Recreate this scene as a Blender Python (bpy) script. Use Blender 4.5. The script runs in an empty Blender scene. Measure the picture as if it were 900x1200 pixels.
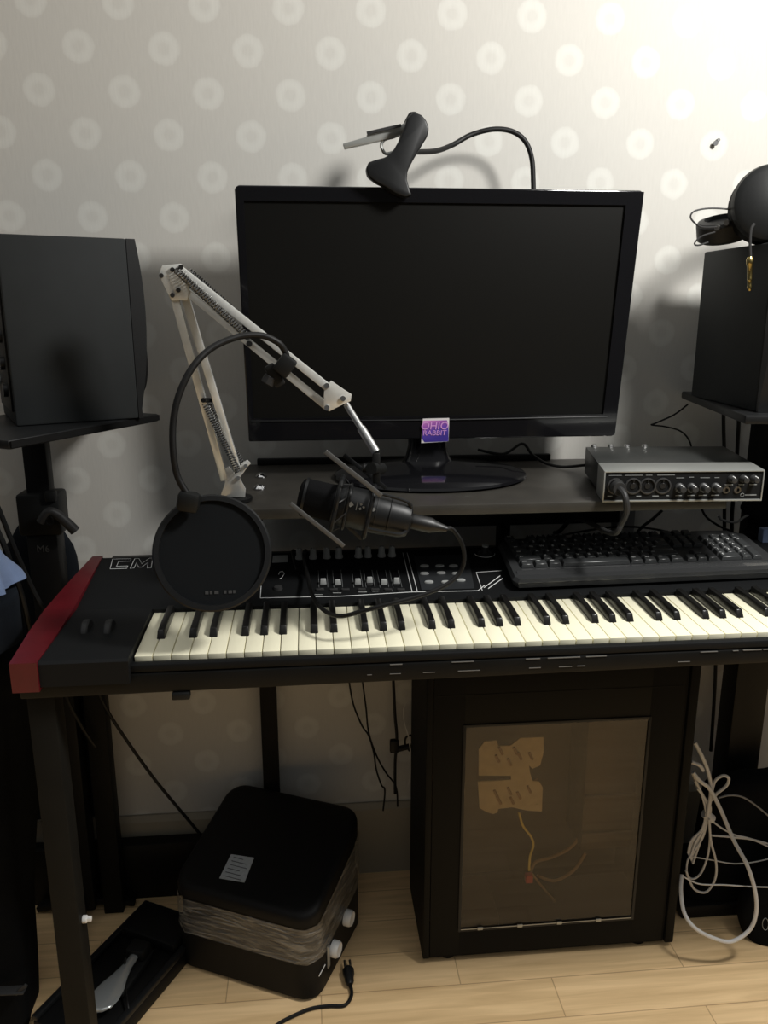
import bpy, bmesh, math, random
from mathutils import Vector, Matrix
random.seed(4)
PI = math.pi
sc = bpy.context.scene
COL = sc.collection
V = Vector
# ------------------------------------------------------------------ camera model (900x1200 frame)
FPX, YAW, PIT, HC = 947.6, math.radians(5.4), math.radians(14.26), 1.19
_F = V((math.sin(YAW)*math.cos(PIT), math.cos(YAW)*math.cos(PIT), -math.sin(PIT)))
_R = V((math.cos(YAW), -math.sin(YAW), 0))
_U = _R.cross(_F)
def ray(px, py): return _F + _R*((px-450)/FPX) - _U*((py-600)/FPX)
def at(px, py, y):
    d = ray(px, py); p = d*(y/d.y); return V((p.x, p.y, p.z+HC))
def atz(px, py, z):
    d = ray(px, py); p = d*((z-HC)/d.z); return V((p.x, p.y, p.z+HC))
WALL = 1.515

# ------------------------------------------------------------------ materials
def nodes(m): return m.node_tree.nodes, m.node_tree.links
MATS = {}
def mat(name, col, rough=.5, metal=0., bump=0., bscale=200., var=0., vscale=30., spec=.5, coat=0., trans=0., ior=1.45, sheen=0.):
    m = bpy.data.materials.new(name); m.use_nodes = True
    N, L = nodes(m); b = N['Principled BSDF']
    b.inputs['Base Color'].default_value = (*col, 1)
    b.inputs['Roughness'].default_value = rough
    b.inputs['Metallic'].default_value = metal
    b.inputs['Specular IOR Level'].default_value = spec
    b.inputs['Coat Weight'].default_value = coat
    b.inputs['Transmission Weight'].default_value = trans
    b.inputs['IOR'].default_value = ior
    b.inputs['Sheen Weight'].default_value = sheen
    tc = N.new('ShaderNodeTexCoord')
    if var:
        n = N.new('ShaderNodeTexNoise'); n.inputs['Scale'].default_value = vscale; n.inputs['Detail'].default_value = 5
        L.new(tc.outputs['Object'], n.inputs['Vector'])
        r = N.new('ShaderNodeValToRGB')
        r.color_ramp.elements[0].position = .3; r.color_ramp.elements[1].position = .7
        r.color_ramp.elements[0].color = (*[c*(1-var) for c in col], 1)
        r.color_ramp.elements[1].color = (*[min(1, c*(1+var)) for c in col], 1)
        L.new(n.outputs['Fac'], r.inputs['Fac']); L.new(r.outputs['Color'], b.inputs['Base Color'])
    if bump:
        n = N.new('ShaderNodeTexNoise'); n.inputs['Scale'].default_value = bscale; n.inputs['Detail'].default_value = 3
        L.new(tc.outputs['Object'], n.inputs['Vector'])
        bp = N.new('ShaderNodeBump'); bp.inputs['Strength'].default_value = bump; bp.inputs['Distance'].default_value = .001
        L.new(n.outputs['Fac'], bp.inputs['Height']); L.new(bp.outputs['Normal'], b.inputs['Normal'])
    MATS[name] = m
    return m
M = MATS
mat('black_plastic', (.0065,.007,.007), .5, spec=.3, bump=.1, bscale=900, var=.1)
mat('black_satin', (.0085,.009,.0095), .4, spec=.35, var=.1)
mat('black_gloss', (.006,.006,.007), .12, coat=.3)
mat('screen', (.0045,.0045,.004), .4, spec=.25)
mat('black_metal', (.006,.006,.006), .5, spec=.22, bump=.1, var=.1)
mat('speaker_vinyl', (.019,.021,.0215), .7, spec=.25, bump=.15, bscale=1400, var=.05)
mat('panel_black', (.006,.0065,.007), .6, spec=.22, bump=.1, bscale=1200)
mat('panel_grey', (.022,.024,.026), .5)
mat('desk_black', (.006,.006,.0055), .45, spec=.22, var=.2, vscale=12)
mat('desk_leg', (.009,.0085,.007), .6, spec=.15, var=.1)
mat('shelf_wood', (.036,.033,.028), .42, bump=.15, bscale=90, var=.15, vscale=25)
mat('red_gloss', (.095,.005,.009), .35, var=.12, vscale=40, coat=.2)
mat('key_white', (.90,.86,.65), .35, var=.02, vscale=20)
mat('key_black', (.010,.0095,.009), .28)
mat('print_white', (.85,.86,.85), .6)
mat('print_dim', (.22,.23,.23), .6)
mat('print_faint', (.035,.035,.035), .6)
mat('print_worn', (.13,.125,.115), .6)
mat('knob_grey', (.38,.39,.38), .35)
mat('knob_dark', (.035,.035,.035), .35)
mat('white_paint', (.74,.74,.70), .26, metal=.4, var=.06, vscale=60)
mat('steel', (.55,.55,.54), .28, metal=1.)
mat('dark_steel', (.05,.05,.05), .45, metal=.9)
mat('spring', (.18,.18,.18), .3, metal=1., bump=.6, bscale=500)
mat('rubber', (.006,.006,.006), .5, spec=.3)
mat('rubber_grey', (.028,.028,.028), .5, spec=.3)
mat('mesh_fabric', (.008,.009,.010), .9, spec=.1, bump=.4, bscale=2500)
mat('foam', (.006,.006,.0065), .95, spec=.1, bump=.5, bscale=900)
mat('interface_top', (.045,.047,.045), .4, metal=.3, var=.08)
mat('interface_silver', (.42,.43,.41), .38, metal=.6)
mat('kb_black', (.030,.031,.032), .42, bump=.1, bscale=1500)
mat('strip_gloss', (.04,.041,.042), .22, coat=.4)
mat('strut_grey', (.075,.075,.072), .4)
mat('pedal_metal', (.40,.42,.42), .18, metal=.6)
mat('kb_key', (.040,.042,.043), .35)
mat('pc_black', (.0045,.0045,.004), .6, spec=.15, bump=.1, bscale=1500)
mat('pc_inside', (.03,.025,.02), .5, metal=.2)
mat('pc_tray', (.03,.025,.018), .5, var=.2, vscale=15)
mat('beige_plate', (.52,.47,.35), .55, var=.12, vscale=60)
mat('wire_yellow', (.80,.68,.20), .5)
mat('wire_red', (.5,.05,.05), .5)
mat('wire_brown', (.30,.20,.11), .5)
mat('cable_white', (.55,.54,.52), .45)
mat('cable_grey', (.20,.20,.20), .5)
mat('cloth_blue', (.13,.18,.30), .9, bump=.5, bscale=600, var=.15, vscale=18, sheen=.2)
mat('cloth_navy', (.008,.010,.013), .95, spec=.1, bump=.5, bscale=500, var=.3, vscale=12)
mat('cloth_black', (.005,.0055,.006), .95, spec=.08, bump=.6, bscale=300, var=.3, vscale=10)
mat('case_black', (.005,.005,.005), .5, spec=.22, bump=.2, bscale=800)
mat('paper', (.42,.44,.45), .7, var=.1, vscale=200)
mat('ink', (.09,.09,.10), .7)
mat('brass', (.62,.48,.18), .25, metal=1.)
mat('chrome', (.6,.6,.6), .12, metal=1.)
mat('sticker_white', (.70,.66,.66), .5)
mat('sticker_pink', (.62,.30,.62), .5)
mat('nail', (.08,.08,.08), .4, metal=.6)
mat('white_plastic', (.7,.7,.68), .4)
mat('baseboard', (.30,.27,.21), .5, var=.06, vscale=8)
mat('blue_print', (.05,.15,.5), .5)

def sticker_mat():
    m = bpy.data.materials.new('sticker_purple'); m.use_nodes = True; N, L = nodes(m); b = N['Principled BSDF']
    tc = N.new('ShaderNodeTexCoord'); sp = N.new('ShaderNodeSeparateXYZ'); L.new(tc.outputs['Generated'], sp.inputs[0])
    ad = N.new('ShaderNodeMath'); ad.operation = 'MULTIPLY_ADD'; ad.inputs[1].default_value = -.35
    L.new(sp.outputs['X'], ad.inputs[0]); L.new(sp.outputs['Z'], ad.inputs[2])
    r = N.new('ShaderNodeValToRGB'); e = r.color_ramp.elements
    e[0].position = .0; e[0].color = (.05,.03,.26,1); e[1].position = .95; e[1].color = (.62,.22,.55,1)
    x = e.new(.35); x.color = (.10,.05,.38,1); x = e.new(.65); x.color = (.28,.08,.38,1)
    L.new(ad.outputs[0], r.inputs['Fac']); L.new(r.outputs['Color'], b.inputs['Base Color']); b.inputs['Roughness'].default_value = .45
    MATS['sticker_purple'] = m
sticker_mat()

def glass_mat(name, tint, refl_rough=.02, f=1.5, haze=(.05,.04,.03), hz=.08, rstr=1.0):
    m = bpy.data.materials.new(name); m.use_nodes = True; N, L = nodes(m)
    N.remove(N['Principled BSDF']); out = N['Material Output']
    t = N.new('ShaderNodeBsdfTransparent'); t.inputs['Color'].default_value = (*tint, 1)
    g = N.new('ShaderNodeBsdfGlossy'); g.inputs['Roughness'].default_value = refl_rough; g.inputs['Color'].default_value = (rstr,rstr,rstr,1)
    d = N.new('ShaderNodeBsdfDiffuse'); d.inputs['Color'].default_value = (*haze, 1)
    fr = N.new('ShaderNodeFresnel'); fr.inputs['IOR'].default_value = f
    m1 = N.new('ShaderNodeMixShader'); m1.inputs[0].default_value = hz
    L.new(t.outputs[0], m1.inputs[1]); L.new(d.outputs[0], m1.inputs[2])
    ge = N.new('ShaderNodeNewGeometry'); sb_ = N.new('ShaderNodeMath'); sb_.operation = 'SUBTRACT'; sb_.inputs[0].default_value = 1; L.new(ge.outputs['Backfacing'], sb_.inputs[1])
    mu_ = N.new('ShaderNodeMath'); mu_.operation = 'MULTIPLY'; L.new(fr.outputs[0], mu_.inputs[0]); L.new(sb_.outputs[0], mu_.inputs[1])
    m2 = N.new('ShaderNodeMixShader'); L.new(mu_.outputs[0], m2.inputs[0]); L.new(m1.outputs[0], m2.inputs[1]); L.new(g.outputs[0], m2.inputs[2])
    L.new(m2.outputs[0], out.inputs['Surface']); MATS[name] = m; return m
glass_mat('acrylic', (.86,.80,.70), .03, 1.5, (.25,.20,.14), .05)
def tape_mat():
    m = glass_mat('clear_tape', (.85,.83,.78), .16, 1.8, (.75,.72,.64), .16)
    N, L = nodes(m)
    tc = N.new('ShaderNodeTexCoord'); mp = N.new('ShaderNodeMapping'); mp.inputs['Scale'].default_value = (14, 22, 120)
    L.new(tc.outputs['Object'], mp.inputs[0])
    n = N.new('ShaderNodeTexNoise'); n.inputs['Scale'].default_value = 1.; n.inputs['Detail'].default_value = 4; n.inputs['Distortion'].default_value = 1.5
    L.new(mp.outputs[0], n.inputs['Vector'])
    bp = N.new('ShaderNodeBump'); bp.inputs['Strength'].default_value = 1.; bp.inputs['Distance'].default_value = .006
    L.new(n.outputs['Fac'], bp.inputs['Height'])
    for x in N:
        if x.type in ('BSDF_GLOSSY', 'BSDF_DIFFUSE'): L.new(bp.outputs[0], x.inputs['Normal'])
    r = N.new('ShaderNodeMapRange'); r.inputs[1].default_value = .48; r.inputs[2].default_value = .66; r.inputs[3].default_value = .05; r.inputs[4].default_value = .28
    L.new(n.outputs['Fac'], r.inputs[0])
    for x in N:
        if x.type == 'MIX_SHADER' and not x.inputs[0].is_linked: L.new(r.outputs[0], x.inputs[0])
tape_mat()

# wallpaper with rows of pale ring motifs
def wallpaper():
    m = bpy.data.materials.new('wallpaper'); m.use_nodes = True; N, L = nodes(m); b = N['Principled BSDF']
    tc = N.new('ShaderNodeTexCoord'); sp = N.new('ShaderNodeSeparateXYZ'); L.new(tc.outputs['Object'], sp.inputs[0])
    def math_(op, a, c=None, d=None):
        n = N.new('ShaderNodeMath'); n.operation = op
        for i, v in enumerate((a, c, d)):
            if v is None: continue
            if isinstance(v, (int, float)): n.inputs[i].default_value = v
            else: L.new(v, n.inputs[i])
        return n.outputs[0]
    S, T, X0, Z0 = .1378, .1321, -.3609, .4139+HC
    def cell(ox, oz):
        u = math_('MULTIPLY', math_('SUBTRACT', math_('FRACT', math_('MULTIPLY_ADD', sp.outputs['X'], 1/S, -X0/S+.5+ox+20)), .5), S)
        w = math_('MULTIPLY', math_('SUBTRACT', math_('FRACT', math_('MULTIPLY_ADD', sp.outputs['Z'], 1/T, -Z0/T+.5+oz+30)), .5), T)
        return math_('SQRT', math_('ADD', math_('MULTIPLY', u, u), math_('MULTIPLY', w, w)))
    d = math_('MINIMUM', cell(0, 0), cell(.5, .5))
    wob = N.new('ShaderNodeTexNoise'); wob.inputs['Scale'].default_value = 60; L.new(tc.outputs['Object'], wob.inputs['Vector'])
    d = math_('ADD', d, math_('MULTIPLY', math_('SUBTRACT', wob.outputs['Fac'], .5), .006))
    r = N.new('ShaderNodeValToRGB'); r.color_ramp.interpolation = 'LINEAR'; e = r.color_ramp.elements
    L.new(math_('MULTIPLY', d, 21.5), r.inputs['Fac'])
    e[0].position = 0; e[0].color = (.45,.45,.45,1)
    e[1].position = .62; e[1].color = (0,0,0,1)
    for p, c in ((.15,.45),(.22,.75),(.34,1.),(.46,.9),(.53,.6),(.58,.05)):
        x = e.new(p); x.color = (c,c,c,1)
    mp = N.new('ShaderNodeMapping'); mp.inputs['Scale'].default_value = (260, 1, 40); L.new(tc.outputs['Object'], mp.inputs[0])
    n = N.new('ShaderNodeTexNoise'); n.inputs['Scale'].default_value = 1; n.inputs['Detail'].default_value = 3; L.new(mp.outputs[0], n.inputs['Vector'])
    mx = N.new('ShaderNodeMix'); mx.data_type = 'RGBA'
    mx.inputs['A'].default_value = (.555,.54,.50,1); mx.inputs['B'].default_value = (.635,.628,.585,1)
    L.new(r.outputs['Color'], mx.inputs['Factor'])
    mx2 = N.new('ShaderNodeMix'); mx2.data_type = 'RGBA'; mx2.blend_type = 'MULTIPLY'; mx2.inputs['Factor'].default_value = 1
    r2 = N.new('ShaderNodeMapRange'); r2.inputs[3].default_value = .95; r2.inputs[4].default_value = 1.04; L.new(n.outputs['Fac'], r2.inputs[0])
    cb = N.new('ShaderNodeCombineColor'); [L.new(r2.outputs[0], cb.inputs[i]) for i in range(3)]
    L.new(mx.outputs['Result'], mx2.inputs['A']); L.new(cb.outputs[0], mx2.inputs['B']); L.new(mx2.outputs['Result'], b.inputs['Base Color'])
    b.inputs['Roughness'].default_value = .75; b.inputs['Specular IOR Level'].default_value = .25
    bp = N.new('ShaderNodeBump'); bp.inputs['Strength'].default_value = .15; bp.inputs['Distance'].default_value = .001
    L.new(n.outputs['Fac'], bp.inputs['Height']); L.new(bp.outputs['Normal'], b.inputs['Normal'])
    MATS['wallpaper'] = m
wallpaper()
def floor_mat():
    m = bpy.data.materials.new('floor_laminate'); m.use_nodes = True; N, L = nodes(m); b = N['Principled BSDF']
    tc = N.new('ShaderNodeTexCoord')
    br = N.new('ShaderNodeTexBrick'); L.new(tc.outputs['Object'], br.inputs['Vector'])
    br.inputs['Scale'].default_value = 1; br.inputs['Brick Width'].default_value = .42; br.inputs['Row Height'].default_value = .085
    br.inputs['Mortar Size'].default_value = .0012; br.inputs['Mortar Smooth'].default_value = .3; br.offset = .4
    br.inputs['Color1'].default_value = (.90,.64,.35,1); br.inputs['Color2'].default_value = (.85,.60,.32,1); br.inputs['Mortar'].default_value = (.55,.36,.19,1)
    mp = N.new('ShaderNodeMapping'); mp.inputs['Scale'].default_value = (3, 45, 1); L.new(tc.outputs['Object'], mp.inputs[0])
    n = N.new('ShaderNodeTexNoise'); n.inputs['Scale'].default_value = 1.5; n.inputs['Detail'].default_value = 7; n.inputs['Distortion'].default_value = .6; L.new(mp.outputs[0], n.inputs['Vector'])
    r = N.new('ShaderNodeValToRGB'); r.color_ramp.elements[0].position = .3; r.color_ramp.elements[0].color = (.80,.77,.72,1); r.color_ramp.elements[1].position = .65; r.color_ramp.elements[1].color = (1.05,1.05,1.05,1)
    L.new(n.outputs['Fac'], r.inputs['Fac'])
    mx = N.new('ShaderNodeMix'); mx.data_type = 'RGBA'; mx.blend_type = 'MULTIPLY'; mx.inputs['Factor'].default_value = 1
    L.new(br.outputs['Color'], mx.inputs['A']); L.new(r.outputs['Color'], mx.inputs['B']); L.new(mx.outputs['Result'], b.inputs['Base Color'])
    b.inputs['Roughness'].default_value = .42
    MATS['floor_laminate'] = m
floor_mat()

# ------------------------------------------------------------------ mesh builder
class MB:
    def __init__(s): s.bm = bmesh.new(); s.mi = 0
    def _new(s, fn):
        b = bmesh.new(); fn(b); me = bpy.data.meshes.new('t'); b.to_mesh(me); b.free()
        k = len(s.bm.faces); s.bm.from_mesh(me); bpy.data.meshes.remove(me); s.bm.faces.ensure_lookup_table()
        for f in s.bm.faces[k:]: f.material_index = s.mi
        return s
    def box(s, lo, hi, bev=0, mtx=None, seg=2):
        lo, hi = V(lo), V(hi)
        def fn(b):
            bmesh.ops.create_cube(b, size=1)
            for v in b.verts: v.co = V((lo[i]+(v.co[i]+.5)*(hi[i]-lo[i]) for i in range(3)))
            if bev: bmesh.ops.bevel(b, geom=b.edges[:], offset=bev, segments=seg, affect='EDGES', profile=.5, clamp_overlap=True)
            if mtx: bmesh.ops.transform(b, matrix=mtx, verts=b.verts[:])
        return s._new(fn)
    def hexa(s, bot, top, bev=0, seg=2):
        def fn(b):
            vs = [b.verts.new(p) for p in list(bot)+list(top)]
            n = len(bot)
            b.faces.new(vs[:n][::-1]); b.faces.new(vs[n:])
            for i in range(n): b.faces.new((vs[i], vs[(i+1)%n], vs[n+(i+1)%n], vs[n+i]))
            bmesh.ops.recalc_face_normals(b, faces=b.faces[:])
            if bev: bmesh.ops.bevel(b, geom=b.edges[:], offset=bev, segments=seg, affect='EDGES', profile=.5, clamp_overlap=True)
        return s._new(fn)
    def prism(s, pts, vec, bev=0, seg=2):      # polygon (3-D points) extruded along vec
        vec = V(vec)
        return s.hexa([V(p) for p in pts], [V(p)+vec for p in pts], bev, seg)
    def bar(s, p, q, w, h=None, side=None, bev=0):
        p, q = V(p), V(q); h = h or w; a = (q-p).normalized()
        sd = V(side) if side else V((0, 1, 0))
        x = (sd - a*sd.dot(a))
        if x.length < 1e-4: x = V((1, 0, 0)) - a*a.x
        x.normalize(); y = a.cross(x)
        c = [x*sx*h/2 + y*sy*w/2 for sx, sy in ((-1,-1),(1,-1),(1,1),(-1,1))]
        return s.hexa([p+k for k in c], [q+k for k in c], bev)
    def tube(s, pts, r, n=8, closed=False, smooth=True, res=6, r2=None):
        P = [V(p) for p in pts]
        if smooth and len(P) > 2:
            o = []
            m = len(P)
            for i in range(m if closed else m-1):
                if closed: a, b_, c, d = P[(i-1)%m], P[i], P[(i+1)%m], P[(i+2)%m]
                else: a, b_, c, d = P[max(i-1,0)], P[i], P[i+1], P[min(i+2,m-1)]
                for k in range(res):
                    t = k/res
                    o.append(.5*((2*b_)+(c-a)*t+(2*a-5*b_+4*c-d)*t*t+(3*b_-a-3*c+d)*t**3))
            if not closed: o.append(P[-1])
            P = o
        def fn(b):
            rings = []; up = None; m = len(P)
            for i, p in enumerate(P):
                if closed: tg = P[(i+1)%m]-P[i-1]
                else: tg = P[min(i+1,m-1)]-P[max(i-1,0)]
                if tg.length < 1e-9: tg = V((0,0,1))
                tg.normalize()
                if up is None: up = tg.orthogonal().normalized()
                up = (up - tg*up.dot(tg))
                up = up.normalized() if up.length > 1e-6 else tg.orthogonal().normalized()
                sd = tg.cross(up)
                rr = r if r2 is None else r+(r2-r)*i/(m-1)
                rings.append([b.verts.new(p+(up*math.cos(2*PI*k/n)+sd*math.sin(2*PI*k/n))*rr) for k in range(n)])
            for i in range(m if closed else m-1):
                A, B = rings[i], rings[(i+1)%m]
                for k in range(n): b.faces.new((A[k], A[(k+1)%n], B[(k+1)%n], B[k]))
            if not closed: b.faces.new(rings[0][::-1]); b.faces.new(rings[-1])
            bmesh.ops.recalc_face_normals(b, faces=b.faces[:])
        return s._new(fn)
    def cyl(s, p, q, r, n=24, r2=None, bev=0):
        p, q = V(p), V(q); L_ = (q-p).length; r2 = r if r2 is None else r2
        prof = [(0,0),(r,0),(r2,L_),(0,L_)] if not bev else [(0,0),(r-bev,0),(r,bev),(r2,L_-bev),(r2-bev,L_),(0,L_)]
        return s.lathe(prof, p, q-p, n)
    def lathe(s, prof, o, axis, n=32):
        o = V(o); a = V(axis).normalized(); x = a.orthogonal().normalized(); y = a.cross(x)
        def fn(b):
            R = []
            for (r, h) in prof:
                if r < 1e-6: R.append([b.verts.new(o+a*h)])
                else: R.append([b.verts.new(o+a*h+(x*math.cos(2*PI*k/n)+y*math.sin(2*PI*k/n))*r) for k in range(n)])
            for A, B in zip(R, R[1:]):
                for k in range(n):
                    if len(A) == 1 and len(B) == 1: continue
                    if len(A) == 1: b.faces.new((A[0], B[k], B[(k+1)%n]))
                    elif len(B) == 1: b.faces.new((A[k], A[(k+1)%n], B[0]))
                    else: b.faces.new((A[k], A[(k+1)%n], B[(k+1)%n], B[k]))
            bmesh.ops.recalc_face_normals(b, faces=b.faces[:])
        return s._new(fn)
    def grid(s, fn_, nu, nv, closed_u=False):
        def fn(b):
            g = [[b.verts.new(fn_(i/(nu if closed_u else nu-1), j/(nv-1))) for j in range(nv)] for i in range(nu)]
            for i in range(nu if closed_u else nu-1):
                for j in range(nv-1):
                    b.faces.new((g[i][j], g[(i+1)%nu][j], g[(i+1)%nu][j+1], g[i][j+1]))
            if closed_u:
                b.faces.new([g[i][0] for i in range(nu)]); b.faces.new([g[i][-1] for i in range(nu)])
                bmesh.ops.recalc_face_normals(b, faces=b.faces[:])
        return s._new(fn)
    def text(s, body, size, mtx, extrude=.0002, shear=0., sx=1.):
        cu = bpy.data.curves.new('txt', 'FONT'); cu.body = body; cu.size = size; cu.extrude = extrude; cu.shear = shear
        cu.align_x = 'CENTER'; cu.align_y = 'CENTER'; cu.resolution_u = 3
        o = bpy.data.objects.new('txt', cu); COL.objects.link(o)
        dg = bpy.context.evaluated_depsgraph_get(); me = bpy.data.meshes.new_from_object(o.evaluated_get(dg))
        bpy.data.objects.remove(o); bpy.data.curves.remove(cu)
        me.transform(mtx @ Matrix.Diagonal((sx,1,1,1)))
        k = len(s.bm.faces); s.bm.from_mesh(me); bpy.data.meshes.remove(me); s.bm.faces.ensure_lookup_table()
        for f in s.bm.faces[k:]: f.material_index = s.mi
        return s
    def xf(s, m): bmesh.ops.transform(s.bm, matrix=m, verts=s.bm.verts[:]); return s

def root_off(p):
    o = V((0,0,0))
    while p is not None: o += p.location; p = p.parent
    return o
def obj(name, mb, m, parent=None, world=True, angle=35, origin=None):
    me = bpy.data.meshes.new(name)
    off = V((0,0,0))
    if parent is not None and world: off = root_off(parent)
    elif parent is None: 
        if origin is None and len(mb.bm.verts):
            xs = [v.co for v in mb.bm.verts]
            lo = V((min(v[i] for v in xs) for i in range(3))); hi = V((max(v[i] for v in xs) for i in range(3)))
            origin = V(((lo.x+hi.x)/2, (lo.y+hi.y)/2, lo.z))
        off = V(origin)
    bmesh.ops.translate(mb.bm, verts=mb.bm.verts[:], vec=-off)
    mb.bm.to_mesh(me); mb.bm.free()
    for mm in (m if isinstance(m, (list, tuple)) else [m]): me.materials.append(MATS[mm])
    for p in me.polygons: p.use_smooth = True
    me.set_sharp_from_angle(angle=math.radians(angle))
    o = bpy.data.objects.new(name, me); COL.objects.link(o)
    if parent is not None: o.parent = parent
    else: o.location = off
    return o
def tag(o, label=None, cat=None, group=None, kind=None):
    if label: o['label'] = label
    if cat: o['category'] = cat
    if group: o['group'] = group
    if kind: o['kind'] = kind
    return o
def thing(name, label, cat, loc=(0,0,0), rot=(0,0,0), group=None):
    o = bpy.data.objects.new(name, None); o.empty_display_size = .02; COL.objects.link(o); o.location = loc; o.rotation_euler = rot
    return tag(o, label, cat, group)
def cable(name, label, pts, r, m='rubber', cat='cable', group=None):
    return tag(obj(name, MB().tube(pts, r), m), label, cat, group)

# ================================================================== SETTING
w = MB().box((-2.2, 0, 0), (2.6, .1, 2.6)); ow = obj('wall_back', w, 'wallpaper', origin=(0,0,0)); ow.location = (0, WALL, 0); tag(ow, kind='structure')
f = MB().box((-2.2, -1.5, -.05), (2.6, WALL, 0)); of = obj('floor', f, 'floor_laminate', origin=(0,0,0)); tag(of, kind='structure')
b = MB().prism([(0,WALL,0),(0,WALL-.012,0),(0,WALL-.012,.155),(0,WALL-.006,.167),(0,WALL,.167)], (4.8,0,0)); b.xf(Matrix.Translation((-2.2,0,0)))
tag(obj('baseboard_back', b, 'baseboard', angle=20), kind='structure')

# ================================================================== DESK
DY0, DY1, DZ0, DZ1 = .975, 1.50, .712, .735
desk = thing('desk', 'long black desk that carries the red-ended synthesizer', 'desk', (.38, 1.22, 0))
t = MB().hexa([(-.372,DY0,.706),(1.14,DY0,.717),(1.14,DY1,.717),(-.372,DY1,.706)], [(-.372,DY0,DZ1),(1.14,DY0,DZ1),(1.14,DY1,DZ1),(-.372,DY1,DZ1)], .003)
obj('desktop', t, 'desk_black', desk)
# worn paint along the front edge
e = MB()
x_ = .10
while x_ < 1.0:
    l_ = random.uniform(.006, .05)
    if random.random() < (.35 if x_ < .2 else .8): e.box((x_, DY0-.0010, .7335), (x_+l_, DY0+.0006, .7335+random.uniform(.0006,.0013)))
    x_ += l_+random.uniform(.0, .012)
x_ = .07
while x_ < 1.0:
    l_ = random.uniform(.006, .03)
    if random.random() < .4: e.box((x_, DY0-.0010, .7205), (x_+l_, DY0+.0006, .7205+random.uniform(.0006,.0010)))
    x_ += l_+random.uniform(.0, .03)
tag(obj('edge_wear', e, 'print_worn', desk), 'pale worn paint on the front edge')
def leg(x0, x1, y0, y1, z1=.712): return MB().box((x0,y0,0),(x1,y1,z1),.002)
obj('leg', leg(-.368,-.333,.985,1.02), 'desk_leg', desk)
obj('leg', leg(-.432,-.394,1.43,1.465), 'desk_leg', desk)
obj('leg', leg(-.107,-.075,1.474,1.500), 'desk_leg', desk)
obj('leg', leg(.845,.893,1.42,1.465), 'desk_leg', desk)
obj('leg', leg(1.09,1.13,.985,1.02), 'desk_leg', desk)
obj('side_rail', MB().box((-.364,1.0,.68),(-.340,1.46,.705),.002), 'desk_leg', desk)
obj('rear_rail', MB().box((-.43,1.44,.69),(1.13,1.462,.712),.002), 'desk_leg', desk)
obj('floor_rail', MB().box((-.62,1.468,.0),(-.20,1.498,.128),.003), 'desk_black', desk)
b = MB().prism([(-.372,1.0,.705),(-.372,1.0,.60),(-.372,1.09,.705)], (.006,0,0)); obj('corner_bracket', b, 'desk_leg', desk)
k = MB().cyl((-.326,1.0,.352),(-.333,1.0,.352),.0055,16,bev=.001).box((-.334,.997,.349),(-.320,1.003,.355),.001); tag(obj('leg_cap', k, 'white_plastic', desk), 'white plastic plug on the front leg')
obj('clip', MB().box((-.183,.972,.697),(-.160,.985,.707),.002), 'black_plastic', desk)

# ================================================================== SYNTHESIZER
KX0, KP, KY0, KY1 = -.231, .0235, .993, 1.136
syn = thing('synthesizer', 'wide black 88-key synthesizer with glossy red end cheeks lying on the desk', 'synthesizer', (.375, 1.14, DZ1+.001))
SX0, SX1 = -.342, 1.105
PY0, PZ0, PY1, PZ1 = 1.138, .762, 1.312, .789
def pz(y): return PZ0+(PZ1-PZ0)*(y-PY0)/(PY1-PY0)
PN = V((0, -(PZ1-PZ0), PY1-PY0)).normalized()
def pp(px, py, lift=.0006):     # a point on the control panel
    d = ray(px, py); o = V((0, 0, HC)); q = V((0, PY0, PZ0)); t_ = (q-o).dot(PN)/d.dot(PN); return o+d*t_+PN*lift
def px2(x, y, lift=0): return V((x, y, pz(y)))+PN*lift
BZ = DZ1+.0015
c = MB()
c.prism([(SX0,1.137,BZ),(SX0,1.137,PZ0-.001),(SX0,1.142,PZ0),(SX0,PY1-.004,PZ1),(SX0,PY1,PZ1-.004),(SX0,PY1+.006,BZ)], (SX1-SX0,0,0))
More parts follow.
